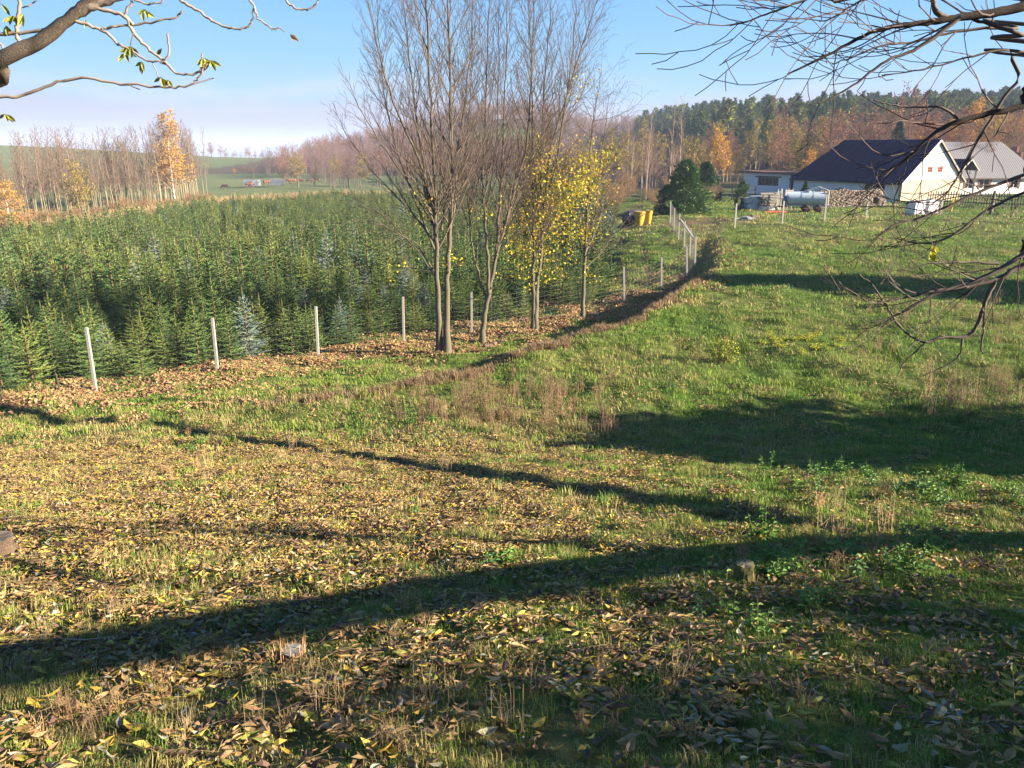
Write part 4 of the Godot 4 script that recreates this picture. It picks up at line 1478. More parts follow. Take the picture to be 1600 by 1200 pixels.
	pipe.tube(PackedVector3Array([Vector3(-L - 0.1, ye, 0.4), Vector3(-L - 0.1, ye - 0.3, 0.1), Vector3(-L - 0.1, -0.2, 0.09)]), PackedFloat32Array([0.06, 0.06, 0.06]), 7, C(0.02, 0.03, 0.06), C(0.02, 0.03, 0.06))
	part("downpipe", pipe, metal, t)
	# lean-to beyond the hipped end
	var s0 := t.transform * Vector3(-L - 0.45, 0, 0.2)
	var lt := thing("lean_to", "low white flat roofed shed with a wide dark window", "shed", s0, deg_to_rad(-55.0))
	var sw := MB.new()
	wall(sw, -7.2, 0.0, -0.6, 2.45, [[-4.9, -1.7, 0.95, 1.95]], 0.0, 0.3, C(0.70, 0.70, 0.70))
	sw.box(Transform3D(Basis(), Vector3(-7.05, 0.92, -2.6)), Vector3(0.3, 3.05, 4.58), white)
	sw.box(Transform3D(Basis(), Vector3(-3.6, 0.92, -5.05)), Vector3(7.2, 3.05, 0.3), white)
	part("wall", sw, plaster, lt)
	var sr := MB.new()
	sr.box(Transform3D(Basis(Vector3.BACK, -0.025), Vector3(-3.6, 2.58, -2.5)), Vector3(7.7, 0.16, 5.9), C(0.16, 0.10, 0.08))
	part("roof", sr, metal, lt)
	var win := MB.new()
	win.box(Transform3D(Basis(), Vector3(-3.3, 1.45, -0.22)), Vector3(3.16, 0.98, 0.03), C(0.015, 0.02, 0.03))
	var wn := part("window", win, vmat("dark_glass", 0.2, 0.5), lt)
	for q in 6:
		var bar := MB.new()
		bar.box(Transform3D(Basis(), Vector3(-4.7 + q * 0.56, 1.45, -0.16)), Vector3(0.05, 0.98, 0.05), C(0.05, 0.05, 0.06))
		part("bar", bar, vmat("dark_wood", 0.9, 0.2), wn)
	var lin := MB.new()
	lin.box(Transform3D(Basis(), Vector3(-3.3, 2.06, 0.04)), Vector3(4.0, 0.13, 0.14), C(0.04, 0.04, 0.045))
	part("lintel", lin, vmat("dark_wood", 0.9, 0.2), lt)
	# the house with the grey roof
	var h0 := at_depth(1474, 318, 101.0)
	h0 = place(h0.x, h0.z)
	var hs := thing("house", "low house with a sunlit grey corrugated roof and brick edged white walls", "house", h0, deg_to_rad(8.0))
	var hl := 12.5
	var hw := 9.0
	var he := 2.3
	var hr := 6.3
	var hwall := MB.new()
	wall(hwall, 0.0, hl - 0.5, -0.7, he + 0.05, [[2.6, 3.7, 0.8, 1.95], [4.6, 6.0, 0.8, 1.95], [9.0, 10.1, 0.8, 1.95]], 0.0, 0.35, white)
	part("wall", hwall, plaster, hs)
	var hback := MB.new()
	hback.box(Transform3D(Basis(), Vector3(hl * 0.5, he * 0.5 - 0.35, -hw + 0.2)), Vector3(hl, he + 0.7, 0.35), white)
	part("wall", hback, plaster, hs)
	for e in [[2.6, 3.7], [4.6, 6.0], [9.0, 10.1]]:
		var pane := MB.new()
		pane.box(Transform3D(Basis(), Vector3((e[0] + e[1]) * 0.5, 1.375, -0.2)), Vector3(e[1] - e[0], 1.15, 0.03), C(0.03, 0.03, 0.035))
		var wp := part("window", pane, vmat("dark_glass", 0.2, 0.5), hs)
		var fr := MB.new()
		var xm: float = (e[0] + e[1]) * 0.5
		fr.box(Transform3D(Basis(), Vector3(xm, 1.375, -0.16)), Vector3(0.07, 1.13, 0.05), C(0.5, 0.45, 0.38))
		part("frame", fr, vmat("painted_board", 0.7, 0.3), wp)
		for side in [e[0] - 0.11, e[1] + 0.11]:
			var br := MB.new()
			br.box(Transform3D(Basis(), Vector3(side, 1.4, 0.015)), Vector3(0.2, 1.4, 0.06), C(0.33, 0.15, 0.10))
			part("brick_jamb", br, brick, wp)
	var cor := MB.new()
	cor.box(Transform3D(Basis(), Vector3(hl - 0.245, he * 0.5 - 0.34, -0.18)), Vector3(0.5, he + 0.72, 0.42), C(0.36, 0.16, 0.10))
	part("brick_corner", cor, brick, hs)
	var endw := MB.new()
	for s in 10:
		var za := -0.38 - (hw - 0.6) * s / 10.0
		var zb := -0.38 - (hw - 0.6) * (s + 1) / 10.0
		var hh := he + (hr - he - 0.15) * (1.0 - absf((za + zb) * 0.5 + hw * 0.5) / (hw * 0.5))
		endw.box(Transform3D(Basis(), Vector3(hl - 0.2, hh * 0.5 - 0.35, (za + zb) * 0.5)), Vector3(0.3, hh + 0.7, za - zb), C(0.22, 0.12, 0.09))
	part("end_wall", endw, brick, hs)
	var gr := C(0.25, 0.235, 0.235)
	var hroof := MB.new()
	var hk := (hr - he) / (hw * 0.5)
	var ey := he - 0.4 * hk
	var hA := Vector3(-0.4, ey, 0.4)
	var hB := Vector3(hl + 0.9, ey, 0.4)
	var hC := Vector3(hl - 2.2, hr, -hw * 0.5)
	var hD := Vector3(-0.4, hr, -hw * 0.5)
	var hE := Vector3(hl + 0.9, ey, -hw - 0.4)
	var hF := Vector3(-0.4, ey, -hw - 0.4)
	for q in [[hB, hA, hD, hC], [hF, hE, hC, hD]]:
		hroof.quad(q[0] + up, q[1] + up, q[2] + up, q[3] + up, gr)
		hroof.quad(q[3], q[2], q[1], q[0], gr)
		hroof.quad(q[0], q[1], q[1] + up, q[0] + up, gr)
	hroof.tri(hE + up, hB + up, hC + up, gr)
	hroof.quad(hE, hB, hB + up, hE + up, gr)
	var hrf := part("roof", hroof, textured("grey_sheet", 0.7, 0.35, 0.6, 0.03, 0.85, 1.0), hs)
	for q in 44:
		var x := -0.3 + q * 0.31
		var f := 1.0 if x < hl - 2.2 else clampf((hl + 0.9 - x) / 3.1, 0.0, 1.0)
		if f < 0.06:
			continue
		var rib := MB.new()
		var a := Vector3(x, ey + 0.14, 0.4)
		rib.beam(a, a.lerp(Vector3(x, hr + 0.14, -hw * 0.5), f), 0.09, 0.05, gr)
		part("rib", rib, mats["grey_sheet"], hrf)
	var fas := MB.new()
	fas.box(Transform3D(Basis(), Vector3(hl * 0.5 + 0.2, ey + 0.02, 0.43)), Vector3(hl + 1.2, 0.14, 0.04), C(0.10, 0.08, 0.07))
	part("fascia", fas, vmat("dark_wood", 0.9, 0.2), hs)
	# porch roof against the house
	var pr := MB.new()
	var px0 := Vector3(0.3, 3.2, 2.4)
	for s in [-1.0, 1.0]:
		pr.quad(Vector3(1.0, 4.4, 2.6), Vector3(1.0, 4.4, -0.8), Vector3(1.0 + s * 1.15, 3.1, -0.8), Vector3(1.0 + s * 1.15, 3.1, 2.6), C(0.03, 0.03, 0.045))
		pr.quad(Vector3(1.0 + s * 1.15, 3.03, 2.6), Vector3(1.0 + s * 1.15, 3.03, -0.8), Vector3(1.0, 4.32, -0.8), Vector3(1.0, 4.32, 2.6), C(0.05, 0.045, 0.04))
	var pro := part("porch_roof", pr, metal, hs)
	var pc := MB.new()
	for s in [-1.0, 1.0]:
		pc.beam(Vector3(1.0, 4.38, 2.62), Vector3(1.0 + s * 1.2, 3.05, 2.62), 0.06, 0.16, C(0.45, 0.42, 0.38))
		pc.beam(Vector3(1.0 + s * 0.95, -0.3, 2.4), Vector3(1.0 + s * 0.95, 3.2, 2.4), 0.14, 0.14, C(0.12, 0.09, 0.07))
	part("porch_frame", pc, vmat("painted_board", 0.7, 0.3), pro)
	build_yard(rng, t)
func wheel(t: Node3D, at: Vector3, r: float, w: float, axis: Vector3, rim: Color) -> void:
	var ty := MB.new()
	var pts := PackedVector3Array()
	var rs := PackedFloat32Array()
	for e in [[-0.5, 0.62], [-0.5, 0.9], [-0.32, 1.0], [0.32, 1.0], [0.5, 0.9], [0.5, 0.62]]:
		pts.append(axis * w * e[0])
		rs.append(r * e[1])
	# nudge equal stations apart
	pts[0] -= axis * 0.002
	pts[5] += axis * 0.002
	ty.tube(pts, rs, 18, C(0.025, 0.025, 0.025), C(0.03, 0.03, 0.03), true)
	var o := part("wheel", ty, vmat("rubber", 0.85, 0.3), t)
	o.position = at
	var rm := MB.new()
	rm.rod(axis * -w * 0.52, axis * w * 0.53, r * 0.55, 14, rim)
	rm.rod(axis * w * 0.5, axis * w * 0.62, r * 0.16, 8, rim)
	part("rim", rm, vmat("old_paint", 0.6, 0.4), o)
func build_yard(rng: RandomNumberGenerator, barn: Node3D) -> void:
	var wood_m: Material = textured("post_wood", 0.85, 0.25, 3.0, 0.05, 0.7, 1.0)
	# wood pile along the barn front
	var w0 := on_ground(1280, 326)
	var wp := thing("firewood_pile", "long stack of split firewood before the barn door", "firewood", w0, deg_to_rad(6.0))
	var logs := MB.new()
	for r in 17:
		for k in 58:
			var x := k * 0.125 + (0.06 if r % 2 else 0.0) + rng.randf_range(-0.02, 0.02)
			var top := 1.95 - 0.25 * absf(sin(x * 0.9 + 1.0)) - maxf(0.0, x - 6.3) * 1.6
			var y := 0.05 + r * 0.118 + rng.randf_range(-0.012, 0.012)
			if y > top or (x > 5.6 and x < 6.2 and y > 0.5 and y < 1.0):
				continue
			var col := vary(rng, C(0.50, 0.38, 0.27) if rng.randf() < 0.6 else C(0.60, 0.50, 0.39), 0.28)
			if rng.randf() < 0.22:
				col = vary(rng, C(0.20, 0.14, 0.10), 0.2)
			var zf := rng.randf_range(-0.07, 0.07)
			logs.tube(PackedVector3Array([Vector3(x, y, -0.9), Vector3(x + rng.randf_range(-0.01, 0.01), y, zf)]), PackedFloat32Array([0.062, rng.randf_range(0.045, 0.066)]), 5 + rng.randi() % 2, C(0.14, 0.10, 0.07), col, true)
	for k in 60:
		var p := Vector3(rng.randf_range(6.4, 7.7), 0.06 + rng.randf() * 0.25, rng.randf_range(-0.6, 0.6))
		var a := rng.randf() * TAU
		logs.tube(PackedVector3Array([p, p + Vector3(cos(a), rng.randf_range(-0.1, 0.3), sin(a)) * 0.4]), PackedFloat32Array([0.06, 0.055]), 5, C(0.40, 0.30, 0.2), C(0.44, 0.34, 0.24), true)
	var lo := part("split_logs", logs, textured("cut_wood", 0.9, 0.2, 4.0, 0.05, 0.7, 1.0), wp)
	lo.set_meta("kind", "stuff")
	# slurry tanker
	var s0 := on_ground(1258, 331)
	var tk := thing("slurry_tanker", "pale blue grey slurry tank trailer on two axles with a red drawbar", "trailer", s0, deg_to_rad(-14.0))
	tk.scale = Vector3.ONE * 0.84
	var drum := MB.new()
	var tp := PackedVector3Array()
	var tr := PackedFloat32Array()
	for e in [[-2.05, 0.25], [-1.98, 0.55], [-1.85, 0.68], [-1.7, 0.72], [-0.6, 0.72], [-0.58, 0.745], [-0.5, 0.745], [-0.48, 0.72], [0.6, 0.72], [0.62, 0.745], [0.7, 0.745], [0.72, 0.72], [1.65, 0.72], [1.8, 0.68], [1.92, 0.55], [1.98, 0.25]]:
		tp.append(Vector3(e[0], 1.42, 0))
		tr.append(e[1])
	drum.tube(tp, tr, 28, C(0.50, 0.58, 0.64), C(0.55, 0.60, 0.62), true)
	part("tank", drum, textured("chalky_paint", 0.5, 0.45, 0.8, 0.02, 0.75, 1.0), tk)
	var dome := MB.new()
	dome.rod(Vector3(0.1, 2.1, 0), Vector3(0.1, 2.24, 0), 0.3, 14, C(0.45, 0.52, 0.56))
	part("hatch", dome, mats["chalky_paint"], tk)
	var blue := MB.new()
	blue.rod(Vector3(-2.35, 1.35, 0), Vector3(-2.0, 1.38, 0), 0.34, 14, C(0.05, 0.16, 0.26))
	blue.box(Transform3D(Basis(), Vector3(-2.3, 0.95, 0.1)), Vector3(0.5, 0.5, 0.7), C(0.05, 0.14, 0.22))
	part("pump", blue, mats["chalky_paint"], tk)
	var chassis := MB.new()
	for s in [-0.42, 0.42]:
		chassis.box(Transform3D(Basis(), Vector3(0.15, 0.68, s)), Vector3(4.5, 0.14, 0.09), C(0.55, 0.53, 0.48))
	for x in [0.0, 1.25]:
		chassis.rod(Vector3(x, 0.42, -0.8), Vector3(x, 0.42, 0.8), 0.06, 8, C(0.10, 0.06, 0.05))
	part("chassis", chassis, mats["chalky_paint"], tk)
	var draw := MB.new()
	draw.beam(Vector3(-1.6, 0.66, 0.4), Vector3(-3.3, 0.42, 0.0), 0.1, 0.12, C(0.36, 0.06, 0.03))
	draw.beam(Vector3(-1.6, 0.66, -0.4), Vector3(-3.3, 0.42, 0.0), 0.1, 0.12, C(0.36, 0.06, 0.03))
	draw.rod(Vector3(-3.1, 0.4, 0), Vector3(-3.1, -0.02, 0), 0.04, 7, C(0.25, 0.06, 0.04))
	part("drawbar", draw, vmat("old_paint", 0.6, 0.4), tk)
	for x in [0.0, 1.25]:
		for s in [-0.82, 0.82]:
			wheel(tk, Vector3(x, 0.42, s), 0.42, 0.24, Vector3(0, 0, signf(s)), C(0.40, 0.10, 0.05))
	var rail := MB.new()
	var rc := C(0.55, 0.55, 0.50)
	for s in [-0.35, 0.35]:
		rail.rod(Vector3(-0.5, 2.12, s), Vector3(1.15, 2.68, s), 0.03, 6, rc)
		rail.rod(Vector3(1.15, 2.68, s), Vector3(2.2, 2.3, s), 0.03, 6, rc)
		rail.rod(Vector3(2.2, 2.3, s), Vector3(2.2, 0.75, s), 0.03, 6, rc)
		for q in 5:
			rail.rod(Vector3(-0.3 + q * 0.4, 2.2 + q * 0.12, s), Vector3(-0.1 + q * 0.45, 2.12, s), 0.02, 5, rc)
	for q in 5:
		rail.rod(Vector3(-0.4 + q * 0.38, 2.15 + q * 0.13, -0.35), Vector3(-0.4 + q * 0.38, 2.15 + q * 0.13, 0.35), 0.02, 5, rc)
	part("ladder_rail", rail, vmat("old_paint", 0.6, 0.4), tk)
	var back := MB.new()
	back.box(Transform3D(Basis(Vector3.BACK, 0.04), Vector3(2.12, 1.5, 0)), Vector3(0.06, 1.5, 0.95), C(0.62, 0.55, 0.36))
	var bb := part("tail_panel", back, vmat("old_paint", 0.6, 0.4), tk)
	bb.set_meta("label", "cream tail panel streaked with rust")
	var rust := MB.new()
	rust.box(Transform3D(Basis(Vector3.BACK, 0.04), Vector3(1.98, 1.15, 0.42)), Vector3(0.18, 0.8, 0.2), C(0.28, 0.10, 0.04))
	part("rusty_valve", rust, vmat("rusty_iron", 0.9, 0.2), tk)
	# two caged liquid tanks on pallets
	for e in [[1429, 337, 0.35, "white caged liquid tank with a shaded grid side, on a pallet"], [1450, 336, 0.35, "white caged liquid tank standing next to a pallet's end and a braced post"]]:
		var f := on_ground(e[0], e[1])
		var ib := thing("caged_tank", e[3], "tank", f, e[2], "caged tanks in the meadow")
		var pal := MB.new()
		for q in 5:
			pal.box(Transform3D(Basis(), Vector3(0, 0.135, -0.5 + q * 0.25)), Vector3(1.25, 0.025, 0.14), C(0.42, 0.36, 0.28))
		for q in 3:
			pal.box(Transform3D(Basis(), Vector3(-0.55 + q * 0.55, 0.06, 0)), Vector3(0.1, 0.12, 1.1), C(0.34, 0.29, 0.22))
		part("pallet", pal, wood_m, ib)
		var tn := MB.new()
		tn.box(Transform3D(Basis(), Vector3(0, 0.68, 0)), Vector3(1.08, 1.02, 0.94), C(0.72, 0.70, 0.72))
		tn.rod(Vector3(0, 1.18, 0), Vector3(0, 1.26, 0), 0.12, 12, C(0.10, 0.08, 0.08))
		part("bottle", tn, vmat("milky_plastic", 0.5, 0.4, 0.2), ib)
		var cage := MB.new()
		for q in 7:
			var x := -0.56 + q * 1.12 / 6.0
			for s in [-0.49, 0.49]:
				cage.rod(Vector3(x, 0.15, s), Vector3(x, 1.22, s), 0.012, 5, C(0.45, 0.42, 0.45), false)
			var z := -0.49 + q * 0.98 / 6.0
			for s in [-0.56, 0.56]:
				cage.rod(Vector3(s, 0.15, z), Vector3(s, 1.22, z), 0.012, 5, C(0.45, 0.42, 0.45), false)
		for q in 6:
			var y := 0.2 + q * 0.2
			for s in [-0.49, 0.49]:
				cage.rod(Vector3(-0.56, y, s), Vector3(0.56, y, s), 0.012, 5, C(0.45, 0.42, 0.45), false)
			for s in [-0.56, 0.56]:
				cage.rod(Vector3(s, y, -0.49), Vector3(s, y, 0.49), 0.012, 5, C(0.45, 0.42, 0.45), false)
		part("cage", cage, vmat("galvanised", 0.45, 0.5), ib)
		var vl := MB.new()
		vl.rod(Vector3(0.1, 0.25, 0.45), Vector3(0.1, 0.25, 0.6), 0.07, 10, C(0.02, 0.02, 0.02))
		part("valve", vl, vmat("rubber", 0.85, 0.3), ib)
	# old tyres, barrels, crate, timber and slabs by the lean-to
	for e in [[1155, 327, 0.62, 0.4, "big dark tractor tyre leaning among the farm clutter"], [1159, 329, 0.5, 1.2, "smaller dark tyre leaning before a tractor tyre"]]:
		var f := on_ground(e[0], e[1])
		var ty := thing("old_tyre", e[4], "tyre", f, e[3], "old tyres by the lean-to")
		var mb := MB.new()
		var ring := 22
		for q in ring:
			for w in 8:
				var ps := []
				for c in [[0, 0], [1, 0], [1, 1], [0, 1]]:
					var a: float = TAU * (q + c[0]) / ring
					var b: float = TAU * (w + c[1]) / 8.0
					var rr: float = e[2] * (0.78 + 0.22 * cos(b))
					ps.append(Vector3(cos(a) * rr, e[2] + sin(a) * rr - 0.03, sin(b) * 0.16))
				mb.quad(ps[0], ps[3], ps[2], ps[1], C(0.02, 0.02, 0.022))
		part("tread", mb, vmat("rubber", 0.85, 0.3), ty)
	for e in [[1162, 327, C(0.22, 0.28, 0.40), "faded blue barrel lying in the grass beside the tyres"], [1169, 328, C(0.68, 0.68, 0.66), "white barrel end lying beside the faded blue barrel"]]:
		var f := on_ground(e[0], e[1])
		var br := thing("barrel", e[3], "barrel", f, 0.5, "barrels by the lean-to")
		var mb := MB.new()
		mb.tube(PackedVector3Array([Vector3(0, 0.3, -0.45), Vector3(0, 0.3, -0.4), Vector3(0, 0.3, -0.15), Vector3(0, 0.3, -0.12), Vector3(0, 0.3, 0.12), Vector3(0, 0.3, 0.15), Vector3(0, 0.3, 0.4), Vector3(0, 0.3, 0.45)]), PackedFloat32Array([0.28, 0.30, 0.30, 0.315, 0.315, 0.30, 0.30, 0.28]), 18, e[2], e[2], true)
		part("drum", mb, vmat("old_paint", 0.6, 0.4), br)
		var lid := MB.new()
		lid.rod(Vector3(0.1, 0.4, 0.44), Vector3(0.1, 0.4, 0.48), 0.04, 8, C(0.2, 0.2, 0.2))
		part("bung", lid, vmat("rubber", 0.85, 0.3), br)
	var cb := thing("white_cabinet", "white boxy steel cabinet among the clutter by the lean-to", "cabinet", on_ground(1181, 327), 0.25)
	var cm := MB.new()
	cm.box(Transform3D(Basis(), Vector3(0, 0.62, 0)), Vector3(1.15, 1.2, 0.8), C(0.72, 0.71, 0.68))
	part("body", cm, mats["chalky_paint"], cb)
	var cd := MB.new()
	cd.box(Transform3D(Basis(), Vector3(0, 0.62, 0.415)), Vector3(1.05, 1.1, 0.02), C(0.76, 0.75, 0.72))
	part("door", cd, mats["chalky_paint"], cb)
	var cv := MB.new()
	cv.box(Transform3D(Basis(), Vector3(-0.9, 0.85, 0)), Vector3(0.6, 0.5, 0.6), C(0.60, 0.59, 0.56))
	part("side_box", cv, mats["chalky_paint"], cb)
	var tb := thing("timber_stack", "untidy stack of pale boards by the dark lean-to window", "timber", on_ground(1203, 327), 0.15)
	for q in 26:
		var mb := MB.new()
		mb.box(Transform3D(Basis(Vector3.UP, rng.randf_range(-0.08, 0.08)) * Basis(Vector3.BACK, rng.randf_range(-0.03, 0.03)), Vector3(rng.randf_range(-0.25, 0.25), 0.35 + (q / 3) * 0.14, (q % 3) * 0.32 - 0.3)), Vector3(rng.randf_range(1.6, 2.3), 0.07, 0.22), vary(rng, C(0.42, 0.37, 0.30), 0.25))
		part("board", mb, wood_m, tb)
	for s in [-0.7, 0.7]:
		var mb := MB.new()
		mb.box(Transform3D(Basis(), Vector3(s, 0.15, 0)), Vector3(0.2, 0.34, 1.1), C(0.06, 0.05, 0.045))
		part("bearer", mb, wood_m, tb)
	var cr := thing("slatted_crate", "tall pale slatted crate standing on end in the yard", "crate", on_ground(1227, 328), 0.2)
	for q in 9:
		var mb := MB.new()
		mb.box(Transform3D(Basis(), Vector3(0, 0.75 + q * 0.13, 0.4)), Vector3(0.8, 0.09, 0.03), vary(rng, C(0.52, 0.48, 0.40), 0.15))
		part("slat", mb, wood_m, cr)
		var m2 := MB.new()
		m2.box(Transform3D(Basis(), Vector3(0.4, 0.75 + q * 0.13, 0)), Vector3(0.03, 0.09, 0.76), vary(rng, C(0.48, 0.44, 0.37), 0.15))
		part("slat", m2, wood_m, cr)
	for e in [Vector3(-0.37, 0, 0.37), Vector3(0.37, 0, 0.37), Vector3(-0.37, 0, -0.37), Vector3(0.37, 0, -0.37)]:
		var mb := MB.new()
		mb.beam(e + Vector3(0, -0.1, 0), e + Vector3(0, 1.95, 0), 0.06, 0.06, C(0.45, 0.41, 0.34))
		part("corner_post", mb, wood_m, cr)
	var lad := thing("ladder", "short pale ladder leaning beside the slatted crate", "ladder", on_ground(1213, 327), 0.3)
	for s in [-0.22, 0.22]:
		var mb := MB.new()
		mb.beam(Vector3(s, 0, 0.3), Vector3(s + 0.35, 1.85, -0.15), 0.05, 0.05, C(0.52, 0.48, 0.42))
		part("rail", mb, wood_m, lad)
	for q in 6:
		var f := (q + 0.7) / 6.4
		var mb := MB.new()
		mb.rod(Vector3(-0.22 + 0.35 * f, 1.85 * f, 0.3 - 0.45 * f), Vector3(0.22 + 0.35 * f, 1.85 * f, 0.3 - 0.45 * f), 0.02, 6, C(0.5, 0.46, 0.4))
		part("rung", mb, wood_m, lad)
	var sl := thing("concrete_slabs", "two pale concrete slabs lying in front of the timber", "slabs", on_ground(1200, 329), 0.1)
	for q in 2:
		var mb := MB.new()
		mb.box(Transform3D(Basis(Vector3.UP, q * 0.08), Vector3(q * 0.15, 0.12 + q * 0.16, 0)), Vector3(2.1 - q * 0.3, 0.15, 0.8), C(0.52, 0.49, 0.43))
		part("slab", mb, mats["white_plaster"], sl)
	var hw := thing("harrow", "low red iron harrow frame lying before the tanker drawbar", "harrow", on_ground(1212, 334), 0.08)
	for q in 3:
		var mb := MB.new()
		mb.beam(Vector3(-0.9, 0.16, -0.3 + q * 0.3), Vector3(0.9, 0.16, -0.25 + q * 0.3), 0.06, 0.08, C(0.50, 0.10, 0.04))
		part("beam", mb, mats["old_paint"], hw)
		for w in 6:
			var tine := MB.new()
			tine.rod(Vector3(-0.75 + w * 0.3, 0.15, -0.28 + q * 0.3), Vector3(-0.75 + w * 0.3, -0.03, -0.28 + q * 0.3), 0.015, 5, C(0.15, 0.06, 0.04))
			part("tine", tine, mats["old_paint"], hw)
	# stones with a log end
	var hp := on_ground(1160, 343)
	for q in 7:
		var st := thing("field_stone", "grey field stone in a small heap by the first meadow post", "stone", place(hp.x + rng.randf_range(-0.7, 0.7), hp.z + rng.randf_range(-0.4, 0.4)), rng.randf() * TAU, "field stones in a heap")
		part("rock", boulder(rng, rng.randf_range(0.16, 0.32), C(0.36, 0.35, 0.34)), textured("rock", 0.9, 0.2, 2.0, 0.04, 0.6, 1.0), st)
		st.scale = Vector3(1.5, 0.8, 1.0)
	var le := thing("log_end", "short fat log with a fresh orange cut beside the stone heap", "log", hp + Vector3(0.95, 0.18, 0.2), 0.2)
	log_thing(le, rng, 0.2, 0.6, C(0.25, 0.19, 0.13), C(0.58, 0.36, 0.16))
func boulder(rng: RandomNumberGenerator, r: float, col: Color) -> MB:
	var mb := MB.new()
	var f := FastNoiseLite.new()
	f.seed = rng.randi() % 999
	f.frequency = 1.1
	var m := 8
	var n := 12
	var g := []
	for i in m + 1:
		for j in n + 1:
			var a := PI * i / m
			var b := TAU * (j % n) / n
			var d := Vector3(sin(a) * cos(b), cos(a), sin(a) * sin(b))
			g.append(d * r * (1.0 + 0.45 * f.get_noise_3dv(d * 1.2)))
	for i in m:
		for j in n:
			var p := i * (n + 1) + j
			mb.quad(g[p], g[p + 1], g[p + n + 2], g[p + n + 1], vary(rng, col, 0.1))
	return mb
func log_thing(t: Node3D, rng: RandomNumberGenerator, r: float, l: float, bark: Color, cut: Color) -> void:
	var mb := MB.new()
	var pts := PackedVector3Array()
	var rs := PackedFloat32Array()
	for k in 5:
		pts.append(Vector3(-l * 0.5 + l * k / 4.0, 0, 0))
		rs.append(r * rng.randf_range(0.94, 1.06))
	mb.tube(pts, rs, 12, bark, bark)
	part("bark", mb, textured("rough_bark", 0.95, 0.2, 3.0, 0.04, 0.5, 1.0, 6.0), t)
	for s in [-1.0, 1.0]:
		var e := MB.new()
		e.rod(Vector3(s * l * 0.5 - s * 0.01, 0, 0), Vector3(s * (l * 0.5 + 0.006), 0, 0), r * 0.97, 12, cut)
		part("cut_end", e, mats["cut_wood"], t)

# ---------------------------------------------------------------- ash trees whose branches reach into the view
const ASH_LEAF := [[0.6, Color(0.20, 0.22, 0.03)], [0.4, Color(0.30, 0.27, 0.04)]]
func smooth_path(pts: PackedVector3Array, m: int, rng: RandomNumberGenerator, wander: float) -> PackedVector3Array:
	var out := PackedVector3Array()
	var n := pts.size()
	for k in n - 1:
		for q in m:
			var p := pts[k].cubic_interpolate(pts[k + 1], pts[maxi(k - 1, 0)], pts[mini(k + 2, n - 1)], float(q) / m)
			if k + q > 0:
				p += Vector3(rng.randfn(), rng.randfn(), rng.randfn()) * wander
			out.append(p)
	out.append(pts[n - 1])
	return out
func limb(t: Node3D, wood_mb: MB, twig_mb: MB, rng: RandomNumberGenerator, pts: PackedVector3Array, r0: float, r1: float, P: Dictionary, from: float) -> void:
	var fine := smooth_path(pts, 5, rng, 0.0025)
	var rs := PackedFloat32Array()
	var total := 0.0
	for k in fine.size():
		fine[k] -= t.position
		rs.append(lerpf(r0, r1, pow(float(k) / (fine.size() - 1), 0.7)) * (1.0 + rng.randf_range(-0.06, 0.08)))
		if k > 0:
			total += fine[k].distance_to(fine[k - 1])
	(wood_mb if r0 > 0.03 else twig_mb).tube(fine, rs, 10 if r0 > 0.03 else 6, P.c0, P.c1.lerp(P.c0, 0.5))
	if P.max > 0:
		sprout(twig_mb, rng, fine, rs, total, 0, P, from)
func px_path(px: Array, d: float, lead: Array = [], drift := 0.0) -> PackedVector3Array:
	var out := PackedVector3Array()
	for p in lead:
		out.append(p)
	for k in px.size():
		out.append(at_depth(px[k][0], px[k][1], d + drift * k))
	return out
